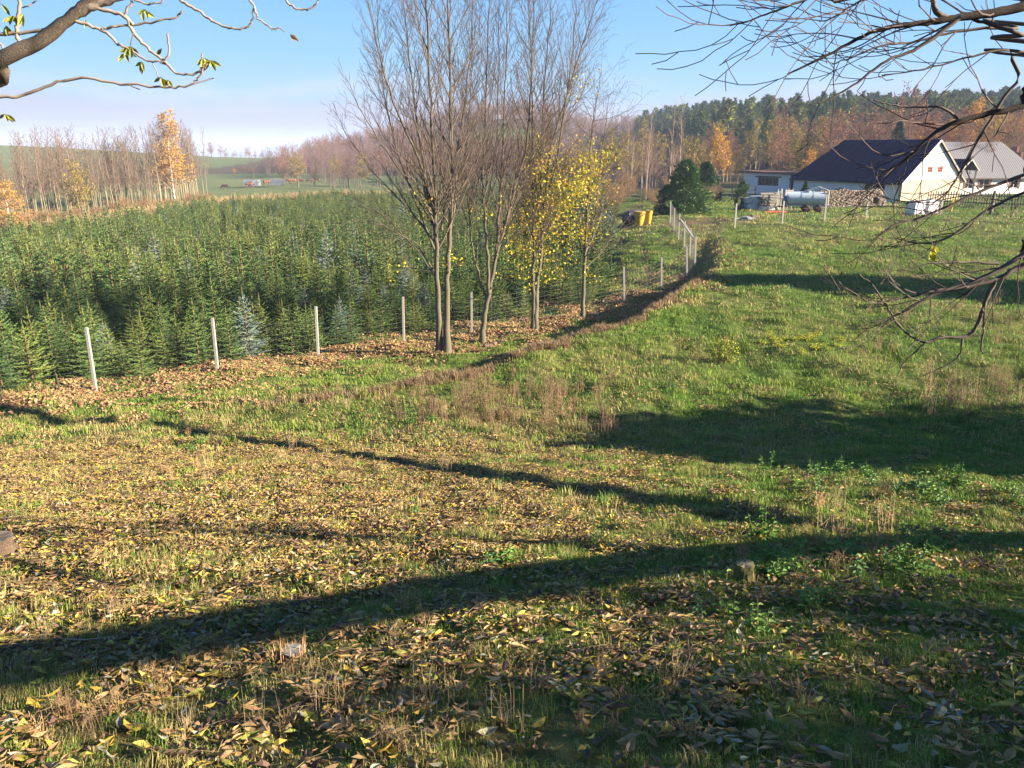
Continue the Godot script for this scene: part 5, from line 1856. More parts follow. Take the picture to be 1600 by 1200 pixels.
func build_ashes() -> void:
	var rng := dice(71)
	var bark_m := textured("ash_bark", 0.9, 0.25, 4.0, 0.04, 0.5, 1.0, 8.0)
	var twig_m := vmat("ash_twig", 0.75, 0.35)
	# the tree whose limb reaches in over the plantation
	var b0 := place(-6.2, -2.4)
	var t := thing("ash_tree", "ash tree with a thick grey limb and a few last green leaves against the sky", "tree", b0)
	var P := {"seg": 0.10, "wob": 0.16, "up": [0.0, 0.12, 0.12], "dens": [1.6, 3.0], "ratio": [0.16, 0.4], "most": [0.28, 0.10], "ang": 0.7, "max": 1, "rmin": 0.0035, "thick": 0.03, "c0": C(0.26, 0.21, 0.16), "c1": C(0.13, 0.085, 0.07)}
	var Q := P.duplicate()
	Q.max = 0
	var wood_mb := MB.new()
	var tw := MB.new()
	var trunk := PackedVector3Array([b0 + Vector3(0, -0.3, 0), b0 + Vector3(0.05, 1.2, 0.0), b0 + Vector3(0.25, 2.4, -0.2), b0 + Vector3(0.2, 4.0, 0.2), b0 + Vector3(-0.2, 6.5, 0.5), b0 + Vector3(-0.1, 9.0, 0.2)])
	limb(t, wood_mb, tw, rng, trunk, 0.24, 0.07, Q, 0.2)
	var d := 4.2
	limb(t, wood_mb, tw, rng, px_path([[-130, 150], [0, 92], [60, 66], [105, 32], [135, 6], [165, -25]], d, [b0 + Vector3(0.22, 2.2, -0.15)]), 0.056, 0.02, Q, 0.2)
	limb(t, wood_mb, tw, rng, px_path([[118, 22], [146, 10], [175, 0], [215, -14]], d), 0.026, 0.014, Q, 0.2)
	for e in [
		[[[114, 32], [140, 40], [162, 49], [185, 68], [205, 78], [227, 94], [247, 96], [260, 100]], 0.012, 0.006],
		[[[140, 12], [170, 18], [195, 26], [208, 49], [227, 71], [246, 88], [262, 101], [276, 114], [300, 116], [318, 108], [324, 100]], 0.014, 0.006],
		[[[-60, 148], [0, 151], [32, 150], [81, 133], [130, 122], [179, 130], [225, 134], [266, 137], [299, 132], [312, 118], [320, 104]], 0.012, 0.006],
		[[[160, 46], [180, 41], [208, 39], [253, 32], [276, 27], [285, 17]], 0.009, 0.006],
		[[[268, -12], [290, 5], [309, 16], [325, 28], [341, 37], [362, 44], [380, 44], [392, 36], [396, 14]], 0.011, 0.006],
		[[[385, -10], [398, 14], [405, 30], [418, 40], [430, 46], [436, 44], [444, 49]], 0.008, 0.004],
		[[[440, -8], [455, 8], [470, 15], [485, 13], [497, 2], [500, -6]], 0.008, 0.005],
		[[[33, 74], [27, 55], [29, 32], [31, 0], [33, -14]], 0.014, 0.010],
		[[[-30, 60], [0, 54], [40, 51], [72, 46]], 0.014, 0.010],
		[[[36, 74], [55, 78], [72, 66], [85, 56]], 0.007, 0.004],
		[[[14, 88], [6, 76], [0, 66]], 0.008, 0.006],
		[[[208, 39], [196, 22], [204, 8], [205, -8]], 0.009, 0.007],
		[[[210, 0], [235, 6], [250, 3], [256, -4]], 0.007, 0.005],
		[[[250, 98], [262, 88], [263, 66], [261, 52]], 0.007, 0.006],
		[[[236, 96], [243, 108], [248, 122]], 0.004, 0.003],
		[[[313, 118], [317, 100], [316, 84]], 0.006, 0.005],
		[[[35, 12], [46, 8], [58, 0]], 0.005, 0.004]]:
		var PP: Dictionary = P if e[0].size() > 5 else Q
		limb(t, wood_mb, tw, rng, px_path(e[0], d), e[1] * 0.8, e[2] * 0.8, PP, 0.25)
	var crown_p := P.duplicate()
	crown_p.max = 2
	crown_p.most = [1.6, 0.6]
	crown_p.ratio = [0.5, 0.45]
	crown_p.seg = 0.3
	crown_p.rmin = 0.006
	for k in 7:
		var a := rng.randf_range(2.2, 4.6)
		var s := b0 + Vector3(0, 4.0 + k * 0.7, 0.3)
		limb(t, wood_mb, tw, rng, PackedVector3Array([s, s + Vector3(cos(a), 0.7, sin(a)) * 1.2, s + Vector3(cos(a), 0.9, sin(a)) * 2.6]), 0.06, 0.015, crown_p, 0.3)
	part("trunk", wood_mb, bark_m, t)
	part("twigs", tw, twig_m, t).set_meta("kind", "stuff")
	var lm := MB.new()
	for e in [[205, 72, 5], [196, 82, 4], [222, 96, 4], [328, 94, 5], [318, 90, 3], [262, 124, 3], [252, 120, 3], [20, 25, 5], [10, 40, 3], [36, 22, 3], [222, 16, 2], [228, 14, 2], [452, 53, 1], [8, 178, 4], [254, 75, 1], [134, 30, 1], [2, 5, 3]]:
		var c := at_depth(e[0], e[1], d) - b0
		for k in e[2]:
			var bs := Basis(Vector3(0, 0, 1), rng.randf_range(-1.2, 1.2)) * Basis(Vector3.RIGHT, PI * 0.5 + rng.randf_range(-0.5, 0.5))
			var l := rng.randf_range(0.045, 0.068)
			leaf(lm, Transform3D(bs, c + bs * Vector3(0, 0, l * 0.5)), l, l * 0.33, rng.randf_range(-0.2, 0.3), pick(rng, ASH_LEAF) if e[0] < 440 else C(0.35, 0.17, 0.05))
	part("last_leaves", lm, vmat("ash_leaf", 0.6, 0.4, 0.5), t)
	# the forked tree beside the slope: its stems cast the long shadows, its branches hang in from the side
	var f0 := place(7.8, -6.6)
	var t2 := thing("forked_ash", "forked ash tree with dark drooping bare branches hanging over the meadow", "tree", f0)
	wood_mb = MB.new()
	tw = MB.new()
	limb(t2, wood_mb, tw, rng, PackedVector3Array([f0 + Vector3(0, -0.4, 0), Vector3(7.3, 5.8, -5.9), Vector3(6.75, 6.9, -4.6), Vector3(6.6, 8.9, -1.6), Vector3(6.7, 10.8, 1.2), Vector3(7.0, 13.5, 2.6)]), 0.24, 0.11, Q, 0.2)
	limb(t2, wood_mb, tw, rng, PackedVector3Array([f0 + Vector3(0.1, 0.0, 0), Vector3(8.41, 6.25, -6.2), Vector3(8.97, 6.58, -7.4), Vector3(9.5, 6.85, -9.9), Vector3(9.8, 7.3, -11.6), Vector3(10.4, 8.3, -12.6), Vector3(11.6, 10.0, -14.0), Vector3(13.0, 12.0, -15.0)]), 0.23, 0.19, Q, 0.2)
	var R := {"seg": 0.085, "wob": 0.22, "up": [0.0, 0.08, 0.16, 0.1], "dens": [2.0, 2.6, 3.0], "ratio": [0.26, 0.36, 0.4], "most": [0.6, 0.22, 0.10], "ang": 0.6, "max": 2, "rmin": 0.0028, "thick": 0.05, "c0": C(0.085, 0.065, 0.05), "c1": C(0.07, 0.048, 0.042)}
	var s1 := Vector3(6.65, 8.2, -2.6)
	var s2 := Vector3(7.0, 6.5, -5.2)
	for e in [
		[[[1680, -10], [1600, 10], [1540, 22], [1480, 29], [1440, 36], [1395, 42], [1350, 56], [1290, 88], [1230, 116]], 4.9, [s1, Vector3(5.2, 9.3, -4.2)], 0.055, 0.006, 1],
		[[[1500, 27], [1455, 62], [1420, 82], [1385, 95], [1340, 128], [1300, 152], [1262, 168]], 4.8, [], 0.018, 0.005, 1],
		[[[1640, 40], [1590, 45], [1540, 44], [1480, 52], [1425, 66], [1380, 70], [1330, 90], [1300, 100]], 5.2, [s1], 0.020, 0.005, 1],
		[[[1660, 70], [1600, 55], [1555, 40], [1520, 30]], 5.0, [s1], 0.022, 0.012, 0],
		[[[1480, 29], [1463, 18], [1458, 0], [1452, -20]], 4.9, [], 0.022, 0.016, 0],
		[[[1400, -30], [1300, -12], [1250, 2], [1205, 20], [1165, 34], [1140, 40]], 4.6, [s1, Vector3(4.5, 10.2, -3.8)], 0.018, 0.004, 1],
		[[[1420, -20], [1360, -4], [1330, 10], [1300, 28], [1280, 34]], 4.8, [s1], 0.014, 0.004, 1],
		[[[1640, 90], [1580, 78], [1520, 88], [1460, 104], [1420, 112], [1378, 118]], 5.4, [s1], 0.016, 0.004, 1],
		[[[1660, 150], [1600, 166], [1545, 178], [1490, 192], [1455, 212], [1420, 245], [1395, 262], [1370, 275]], 5.0, [s2, Vector3(5.6, 7.9, -5.0)], 0.040, 0.006, 1],
		[[[1500, 188], [1470, 168], [1430, 168], [1390, 163], [1365, 155]], 5.0, [], 0.012, 0.004, 1],
		[[[1660, 120], [1590, 130], [1540, 200], [1500, 270], [1480, 300], [1455, 320]], 5.2, [s2], 0.020, 0.005, 1],
		[[[1680, 230], [1600, 272], [1530, 300], [1450, 336], [1395, 352], [1360, 378]], 5.2, [s2, Vector3(6.0, 7.2, -5.4)], 0.026, 0.005, 1],
		[[[1680, 260], [1600, 300], [1540, 330], [1480, 372], [1440, 380], [1400, 372]], 5.4, [s2], 0.020, 0.005, 1],
		[[[1690, 360], [1600, 397], [1555, 425], [1500, 446], [1450, 464], [1400, 492], [1360, 505]], 5.0, [s2, Vector3(6.2, 6.6, -5.4)], 0.034, 0.006, 1],
		[[[1680, 390], [1600, 415], [1555, 437], [1510, 448], [1460, 455], [1410, 465], [1370, 472]], 5.1, [s2], 0.036, 0.005, 1],
		[[[1555, 437], [1540, 468], [1530, 500], [1518, 520], [1504, 527], [1470, 528], [1445, 535], [1420, 522], [1402, 505], [1385, 478], [1365, 448], [1342, 428]], 5.1, [], 0.022, 0.005, 1],
		[[[1504, 527], [1500, 552], [1488, 566], [1462, 578], [1440, 588]], 5.1, [], 0.011, 0.004, 1],
		[[[1445, 535], [1425, 555], [1410, 570], [1402, 590]], 5.1, [], 0.009, 0.003, 1],
		[[[1536, 480], [1538, 510], [1533, 545], [1537, 552]], 5.0, [], 0.009, 0.006, 0],
		[[[1560, 412], [1520, 410], [1480, 410], [1450, 412], [1420, 422], [1404, 418]], 5.0, [], 0.012, 0.004, 1]]:
		var PP: Dictionary = R if e[5] else Q
		limb(t2, wood_mb, tw, rng, px_path(e[0], e[1], e[2]), e[3] * 0.82, e[4] * 0.8, PP.merged({"c0": R.c0, "c1": R.c1}, true), 0.2 if e[2].size() == 0 else 0.35)
	# the rest of its crown, above and beside the view
	var cr := R.duplicate()
	cr.seg = 0.4
	cr.rmin = 0.006
	cr.most = [2.2, 1.0, 0.4]
	for k in 16:
		var a := rng.randf() * TAU
		var f := rng.randf_range(0.3, 1.0)
		var s := Vector3(6.65, 8.4, -2.4).lerp(Vector3(7.0, 13.5, 2.6), f) if k % 2 else Vector3(9.4, 7.3, -11.0).lerp(Vector3(13.0, 12.0, -16.0), f)
		var e := s + Vector3(absf(cos(a)) * 1.0 + 0.3, rng.randf_range(0.8, 1.6), sin(a)) * 2.0
		limb(t2, wood_mb, tw, rng, PackedVector3Array([s, s.lerp(e, 0.5) + Vector3(0, 0.15, 0), e]), 0.05, 0.012, cr, 0.25)
	part("trunk", wood_mb, bark_m, t2)
	part("twigs", tw, twig_m, t2).set_meta("kind", "stuff")
	lm = MB.new()
	var yl := at_depth(1463, 395, 5.1) - f0
	for k in 5:
		var bs := Basis(Vector3(0, 0, 1), 0.5 + rng.randf_range(-0.5, 0.5)) * Basis(Vector3.RIGHT, PI * 0.5 + rng.randf_range(-0.4, 0.4))
		leaf(lm, Transform3D(bs, yl + Vector3(rng.randfn(), rng.randfn(), 0) * 0.02), 0.07, 0.028, 0.2, C(0.55, 0.50, 0.03))
	part("yellow_leaf", lm, vmat("ash_leaf", 0.6, 0.4, 0.5), t2)

# ---------------------------------------------------------------- evergreens
func needle_tree(called: String, label: String, at: Vector3, tall: float, wide: float, col: Color, count: int, size: float, spire: float, sd: int, low := 0.04) -> Node3D:
	var rng := dice(sd)
	var t := thing(called, label, "tree", at)
	var tr := MB.new()
	tr.tube(PackedVector3Array([Vector3(0, -0.3, 0), Vector3(0, tall * 0.5, 0), Vector3(0, tall * 0.92, 0)]), PackedFloat32Array([tall * 0.022, tall * 0.014, 0.02]), 8, C(0.14, 0.09, 0.06), C(0.16, 0.10, 0.07))
	part("trunk", tr, textured("rough_bark", 0.95, 0.2, 3.0, 0.04, 0.5, 1.0, 6.0), t)
	var mb := MB.new()
	var f := FastNoiseLite.new()
	f.seed = sd
	f.frequency = 0.75
	for k in count:
		var g := pow(rng.randf(), 1.25)
		var y := lerpf(tall * low, tall, g)
		var cone := 1.0 - g
		var egg := sqrt(maxf(0.0, 1.0 - pow(absf(g - 0.36) / 0.645, 2.3)))
		var rad := wide * 0.5 * lerpf(egg, cone, spire)
		var a := rng.randf() * TAU
		var p := Vector3(cos(a), 0, sin(a))
		rad *= 1.0 + 0.95 * f.get_noise_3d(p.x * wide * 0.5, y, p.z * wide * 0.5)
		p = p * rad * pow(rng.randf(), 0.33) + Vector3(0, y, 0)
		var dir := (Vector3(cos(a), 0.55, sin(a)) + Vector3(rng.randfn(), rng.randfn(), rng.randfn()) * 0.45).normalized()
		brush(mb, p - dir * size * 0.5, p + dir * size * rng.randf_range(0.5, 1.0), size * 0.28, vary(rng, col, 0.28), Vector3.UP)
	part("crown", mb, vmat("spruce_needle", 0.75, 0.3, 0.12), t)
	return t
func build_evergreens() -> void:
	var p := on_ground(1068, 334)
	var tall := at_depth(1068, 250, -p.z).y - p.y
	needle_tree("pine_tree", "dense dark green pine standing at the fence corner", p, tall, 4.8, C(0.10, 0.17, 0.055), 4600, 0.28, 0.6, 301)
	p = on_ground(1100, 314)
	tall = at_depth(1100, 254, -p.z).y - p.y
	needle_tree("pine_tree", "darker dense pine behind the one at the fence corner", p, tall, 3.8, C(0.055, 0.115, 0.04), 3200, 0.3, 0.6, 302)
	p = on_ground(1040, 336)
	needle_tree("young_pine", "low dark green pine crowding the tall pine's foot", p, 2.6, 2.0, C(0.055, 0.115, 0.04), 1200, 0.25, 0.4, 303)
	p = at_depth(1160, 300, 92.0)
	needle_tree("young_pine", "small bright green conifer by the dark rail fence", place(p.x, p.z), 2.3, 1.7, C(0.09, 0.15, 0.03), 900, 0.24, 0.4, 304)
	p = at_depth(1256, 310, 86.0)
	needle_tree("young_pine", "tiny dark spruce against the shaded white barn wall", place(p.x, p.z), 2.5, 1.5, C(0.05, 0.10, 0.06), 700, 0.22, 0.9, 305)
	p = at_depth(1392, 290, 108.0)
	p = place(p.x, p.z)
	tall = at_depth(1392, 190, 108.0).y - p.y
	needle_tree("blue_spruce", "blue green spruce rising behind the navy roof ridge", p, tall, 4.6, C(0.055, 0.10, 0.085), 2600, 0.4, 0.85, 306)
	# trees beside the view that shade the meadow
	needle_tree("yew_tree", "broad round evergreen shading the hollow beside the slope", place(23.6, -11.0), 6.4, 8.6, C(0.04, 0.08, 0.025), 5200, 0.45, 0.0, 307, 0.01)
	needle_tree("yew_tree", "second broad evergreen behind the round one beside the slope", place(29.5, -8.4), 7.4, 8.0, C(0.04, 0.08, 0.025), 4200, 0.45, 0.0, 308, 0.01)
	needle_tree("tall_spruce", "dense spruce outside the meadow edge throwing a long band of shade", place(31.0, -32.0), 8.0, 5.0, C(0.04, 0.075, 0.025), 4200, 0.4, 0.15, 309, 0.01)
	needle_tree("tall_spruce", "taller spruce beyond the first one outside the meadow edge", place(37.0, -30.4), 10.0, 5.5, C(0.04, 0.075, 0.025), 4200, 0.45, 0.2, 310, 0.01)

# ---------------------------------------------------------------- herbs, stumps and small things on the slope
func nettle(sd: int, tall: float, col: Color) -> Array:
	var rng := dice(sd)
	var st := MB.new()
	var lf := MB.new()
	for s in 3 + rng.randi() % 4:
		var a := rng.randf() * TAU
		var b := Vector3(cos(a), 0, sin(a)) * rng.randf_range(0.02, 0.12)
		var hh := tall * rng.randf_range(0.55, 1.05)
		var top := b * 1.8 + Vector3(0, hh, 0)
		st.tube(PackedVector3Array([b - Vector3(0, 0.03, 0), b.lerp(top, 0.5) + Vector3(0.01, 0, 0), top]), PackedFloat32Array([0.004, 0.003, 0.002]), 4, C(0.14, 0.16, 0.05), C(0.14, 0.2, 0.05))
		var n := int(hh / 0.045)
		for k in n:
			var f := 0.2 + 0.8 * k / n
			var p := b.lerp(top, f)
			for w in 2:
				var c := k * 1.57 + w * PI + rng.randf_range(-0.3, 0.3)
				var l := 0.085 * (1.25 - f * 0.75) * rng.randf_range(0.7, 1.2)
				var bs := Basis(Vector3.UP, c) * Basis(Vector3.RIGHT, rng.randf_range(-0.1, 0.5))
				leaf(lf, Transform3D(bs, p + bs * Vector3(0, 0, l * 0.55)), l, l * 0.55, rng.randf_range(-0.3, 0.0), vary(rng, col, 0.25))
	return [st.mesh(vmat("herb_stem", 0.8, 0.3)), lf.mesh(vmat("herb_leaf", 0.6, 0.35, 0.4))]
func stalks(sd: int, tall: float, count: int, col: Color) -> Mesh:
	var rng := dice(sd)
	var mb := MB.new()
	for s in count:
		var a := rng.randf() * TAU
		var b := Vector3(cos(a), 0, sin(a)) * rng.randf_range(0.0, 0.16)
		var hh := tall * rng.randf_range(0.4, 1.1)
		var top := b + Vector3(rng.randfn() * 0.12, 1.0, rng.randfn() * 0.12) * hh
		var c := vary(rng, col, 0.25)
		mb.tube(PackedVector3Array([b - Vector3(0, 0.03, 0), b.lerp(top, 0.5) + Vector3(rng.randfn(), 0, rng.randfn()) * 0.012, top]), PackedFloat32Array([0.0035, 0.003, 0.0015]), 3, c, c)
		for k in rng.randi() % 5:
			var p := b.lerp(top, rng.randf_range(0.4, 1.0))
			var q := p + Vector3(rng.randfn(), 0.8, rng.randfn()) * 0.07
			mb.rod(p, q, 0.0018, 3, c, false)
	return mb.mesh(vmat("dry_stalk", 0.85, 0.25))
func stump(label: String, at: Vector3, r: float, tall: float, bark: Color, cut: Color, splinters: int, sd: int) -> void:
	var rng := dice(sd)
	var t := thing("tree_stump", label, "stump", at, rng.randf() * TAU)
	var mb := MB.new()
	var n := 18
	var rings := []
	var f := FastNoiseLite.new()
	f.seed = sd
	f.frequency = 0.9
	for i in 5:
		var ring := []
		for j in n:
			var a := TAU * j / n
			var flare := [1.55, 1.15, 1.0, 0.96, 0.94][i] as float
			var rr := r * flare * (1.0 + 0.3 * f.get_noise_2d(cos(a) * 1.6, sin(a) * 1.6 + i * 0.2))
			var y := tall * ([-0.35, 0.12, 0.45, 0.8, 1.0][i] as float) + (0.12 * tall * f.get_noise_2d(cos(a) * 3.0 + 9.0, sin(a) * 3.0) if i == 4 else 0.0)
			ring.append(Vector3(cos(a) * rr, y, sin(a) * rr))
		rings.append(ring)
	for i in 4:
		for j in n:
			mb.quad(rings[i][j], rings[i + 1][j], rings[i + 1][(j + 1) % n], rings[i][(j + 1) % n], vary(rng, bark, 0.15))
	part("bark", mb, textured("rough_bark", 0.95, 0.2, 3.0, 0.04, 0.5, 1.0, 6.0), t)
	var top := MB.new()
	for j in n:
		top.tri(Vector3(0, tall * 0.98, 0), rings[4][(j + 1) % n], rings[4][j], vary(rng, cut, 0.12))
	part("cut_face", top, textured("cut_wood", 0.9, 0.2, 4.0, 0.05, 0.7, 1.0), t)
	for k in splinters:
		var a := rng.randf() * TAU
		var p := Vector3(cos(a), 0, sin(a)) * r * rng.randf_range(0.9, 1.9)
		var s := MB.new()
		var hh := rng.randf_range(0.06, 0.17)
		s.tube(PackedVector3Array([p - Vector3(0, 0.05, 0), p + Vector3(rng.randfn() * 0.015, hh, rng.randfn() * 0.015)]), PackedFloat32Array([0.006, 0.0025]), 4, C(0.34, 0.19, 0.10), C(0.42, 0.25, 0.13))
		part("sprout", s, vmat("dry_stalk", 0.85, 0.25), t)
func build_small() -> void:
	var rng := dice(81)
	# nettles and other green herbs
	var prot := []
	for k in 5:
		prot.append(nettle(400 + k, [0.30, 0.24, 0.36, 0.2, 0.28][k], [C(0.10, 0.20, 0.035), C(0.13, 0.22, 0.04), C(0.08, 0.17, 0.03), C(0.16, 0.24, 0.05), C(0.11, 0.21, 0.06)][k]))
	var spots := [[780, 880, 1.0], [765, 890, 0.8], [930, 850, 0.7], [310, 695, 1.0], [298, 705, 0.8], [400, 965, 0.7], [425, 985, 0.6]]
	for k in 6:  # shrubs added out of view to throw dappled shade on the near slope
		stand("leafy_shrub", "shrub", 10 + k % 3, place(7.3 + 0.55 * (k % 3), -0.9 - k * 0.75), 3.3 - 0.33 * k, 2.7, k * 2.0, "added unseen brown leafed shrub beside the forked ash, dappling the near slope", "shrub", "added unseen shrubs dappling the near slope")
	for k in 3:  # taller ones, also added unseen, so the dapples reach farther across
		stand("leafy_shrub", "shrub", 10 + k % 3, place(9.2 + 0.4 * (k % 2), -0.6 - k * 0.95), 3.9 - 0.3 * k, 2.9, 1.0 + k * 1.7, "taller added unseen brown leafed shrub behind the ones beside the forked ash", "shrub", "added unseen shrubs dappling the near slope")
	for k in 16:
		spots.append([rng.randf_range(1205, 1420), rng.randf_range(735, 775), rng.randf_range(0.8, 1.3)])
	for k in 9:
		spots.append([rng.randf_range(1400, 1530), rng.randf_range(755, 790), rng.randf_range(0.9, 1.4)])
	for k in 16:
		spots.append([rng.randf_range(1180, 1460), rng.randf_range(835, 905), rng.randf_range(0.7, 1.2)])
	for k in 10:
		spots.append([rng.randf_range(1060, 1290), rng.randf_range(880, 1000), rng.randf_range(0.5, 0.8)])
	for k in 12:
		spots.append([rng.randf_range(960, 1250), rng.randf_range(600, 740), rng.randf_range(0.7, 1.3)])
	for k in 10:
		spots.append([rng.randf_range(620, 960), rng.randf_range(590, 680), rng.randf_range(0.7, 1.3)])
	for k in 6:
		spots.append([rng.randf_range(1560, 1610), rng.randf_range(770, 800), rng.randf_range(0.7, 1.1)])
	for e in spots:
		var q := rng.randi() % 5
		var p := on_ground(e[0], e[1])
		var near := "leafy green nettle clump " + ("near the mossy stump" if Vector2(e[0] - 1200, e[1] - 890).length() < 190 else ("on the sunlit edge of the big shadow" if e[1] > 700 and e[0] > 1100 else ("in the shaded hollow of the meadow" if e[0] > 950 else ("among the dense dead weeds" if e[0] > 600 and e[1] < 720 else "alone in the leaf litter"))))
		var t := thing("nettle_plant", near, "plant", p, rng.randf() * TAU, "green herbs on the slope")
		obj("stems", prot[q][0], t)
		obj("leaves", prot[q][1], t)
		t.scale = Vector3.ONE * (e[2] as float)
	# dry stalks
	var sm := [stalks(501, 0.34, 14, C(0.26, 0.17, 0.09)), stalks(502, 0.45, 9, C(0.34, 0.25, 0.14)), stalks(503, 0.22, 18, C(0.38, 0.26, 0.13)), stalks(504, 0.5, 16, C(0.20, 0.13, 0.08))]
	var ds := []
	for k in 95:
		ds.append([clampf(rng.randfn(800, 95), 600, 1010), clampf(rng.randfn(640, 26), 590, 700), 3 if rng.randf() < 0.6 else 0, rng.randf_range(0.8, 1.3)])
	for k in 34:
		ds.append([rng.randf_range(1440, 1610), rng.randf_range(590, 650), 1 if rng.randf() < 0.5 else 3, rng.randf_range(0.9, 1.6)])
	for k in 26:
		ds.append([rng.randf_range(1150, 1420), rng.randf_range(760, 900), rng.randi() % 3, rng.randf_range(0.6, 1.0)])
	for k in 46:
		ds.append([rng.randf_range(60, 1250), rng.randf_range(930, 1180), rng.randi() % 3, rng.randf_range(0.35, 0.7)])
	for k in 34:
		ds.append([rng.randf_range(80, 700), rng.randf_range(610, 760), 2 if rng.randf() < 0.6 else 1, rng.randf_range(0.6, 1.1)])
	for k in 24:
		ds.append([rng.randf_range(1330, 1600), rng.randf_range(470, 560), 3 if rng.randf() < 0.5 else 1, rng.randf_range(0.8, 1.3)])
	for e in ds:
		var p := on_ground(e[0], e[1])
		var o := obj("dry_stalks", sm[e[2]])
		o.position = p
		o.rotation.y = rng.randf() * TAU
		o.scale = Vector3.ONE * (e[3] as float)
		tag(o, ["short brown dead weed stalks standing in the grass", "tall straw coloured dead stalks standing in the grass", "low bristling tan stubble of dead stalks", "dense dark brown dead weeds standing in rough grass"][e[2]] + (" behind the mossy stump" if e[0] > 1100 and e[1] > 700 else (" at the big shadow's far edge" if e[0] > 1430 and e[1] > 570 else (" under the drooping ash branches" if e[0] > 1300 else (" near the bank" if e[1] < 700 and e[0] > 600 else (" beside the long trunk shadow" if e[1] < 800 else " among fallen leaves"))))), "dead stalks", "dead stalks on the slope")
	# stumps, logs, stick
	stump("fresh pinkish split stump among yellow leaves at the slope's edge", on_ground(-6, 866), 0.16, 0.17, C(0.19, 0.135, 0.095), C(0.19, 0.15, 0.12), 6, 601)
	stump("small grey topped stump ringed with reddish shoots in the leaf litter", on_ground(458, 1035), 0.065, 0.085, C(0.22, 0.17, 0.12), C(0.26, 0.25, 0.21), 26, 602)
	stump("mossy olive stump capped with pale leaves beside nettles", on_ground(1161, 910), 0.075, 0.17, C(0.24, 0.22, 0.09), C(0.24, 0.20, 0.12), 3, 603)
	for e in [[763, 545, 0.11, 0.34, 0.4, "cut log lying by the foot of the leaning maple"], [772, 541, 0.09, 0.26, 1.2, "shorter cut log leaning on the other by the leaning maple"]]:
		var p := on_ground(e[0], e[1])
		var t := thing("cut_log", e[5], "log", p + Vector3(0, e[2] * 0.8, 0), e[4], "logs by the leaning maple")
		log_thing(t, rng, e[2], e[3], C(0.24, 0.17, 0.12), C(0.45, 0.30, 0.18))
	var st := MB.new()
	var pts := PackedVector3Array()
	var rs := PackedFloat32Array()
	var a := on_ground(85, 1006)
	for k in 9:
		var p := on_ground(85 + k * 26, 1006 - k * 0.6 + sin(k * 0.9) * 3.0 - maxf(0, k - 5) * 4.0)
		pts.append(p + Vector3(0, 0.035, 0) - a)
		rs.append(0.008 - 0.0005 * k)
	st.tube(pts, rs, 6, C(0.30, 0.20, 0.13), C(0.34, 0.24, 0.16), true)
	var so := obj("fallen_stick", st.mesh(vmat("dry_stalk", 0.85, 0.25)))
	so.position = a
	tag(so, "long thin bent stick lying on the leaf litter at the shadow's edge", "stick")
	# little round bush on the meadow and yellow weeds
	var bp := on_ground(1131, 566)
	var b := thing("round_bush", "small round yellow green bush alone on the meadow", "bush", bp)
	b.scale = Vector3.ONE * 1.35
	var bl := MB.new()
	var bt := MB.new()
	for k in 420:
		var d := Vector3(rng.randfn(), rng.randfn(), rng.randfn()).normalized()
		var p := d * Vector3(0.36, 0.30, 0.36) * rng.randf_range(0.55, 1.08) + Vector3(0, 0.28, 0)
		if p.y < 0.0:
			continue
		var bs := Basis(Vector3(rng.randfn(), rng.randfn(), rng.randfn()).normalized(), rng.randf() * TAU)
		leaf(bl, Transform3D(bs, p), 0.07, 0.04, 0.1, vary(rng, C(0.23, 0.25, 0.03), 0.25))
		if k % 12 == 0:
			bt.rod(Vector3.ZERO, p, 0.004, 3, C(0.14, 0.1, 0.06), false)
	part("leaves", bl, vmat("herb_leaf", 0.6, 0.35, 0.4), b)
	part("stems", bt, vmat("herb_stem", 0.8, 0.3), b)
	var yn := nettle(450, 0.22, C(0.40, 0.38, 0.03))
	for k in 16:
		var p := on_ground(rng.randf_range(1195, 1320), rng.randf_range(522, 552))
		var t := thing("yellow_weed", "yellowing weed in the patch behind the small round bush", "weed", p, rng.randf() * TAU, "yellow weeds on the meadow")
		obj("stems", yn[0], t)
		obj("leaves", yn[1], t)
		t.scale = Vector3(1.5, 0.8, 1.5)
	# the leaves that show largest, each its own
	var lm := []
	var names := ["bright yellow fallen leaf on the near slope", "yellow green fallen leaf on the near slope", "tan dry fallen leaf on the near slope", "brown curled fallen leaf on the near slope", "dark wet fallen leaf on the near slope", "pale grey green upturned fallen leaf on the near slope"]
	for k in 6:
		for w in 3:
			var mb := MB.new()
			if w == 2 and k in [1, 2, 5]:
				spray(mb, rng, Transform3D(), vary(rng, ASH[k][1], 0.15))
				lm.append(mb.mesh(vmat("fallen_leaf", 0.65, 0.4, 0.25)))
				continue
			var l := rng.randf_range(0.075, 0.115)
			leaf(mb, Transform3D(), l, l * rng.randf_range(0.32, 0.5), rng.randf_range(-0.35, 0.55), vary(rng, ASH[k][1], 0.15))
			lm.append(mb.mesh(vmat("fallen_leaf", 0.65, 0.4, 0.25)))
	for k in 300:
		var p := on_ground(rng.randf_range(5, 1595), rng.randf_range(960, 1198))
		var q := rng.randi() % 6
		var o := obj("fallen_leaf", lm[q * 3 + rng.randi() % 3])
		o.transform = Transform3D(Basis(Quaternion(Vector3.UP, slope_normal(p.x, p.z))) * leaf_turn(rng, 0.5), p + Vector3(0, rng.randf_range(0.025, 0.06), 0))
		tag(o, names[q], "leaf", "largest fallen leaves on the near slope")

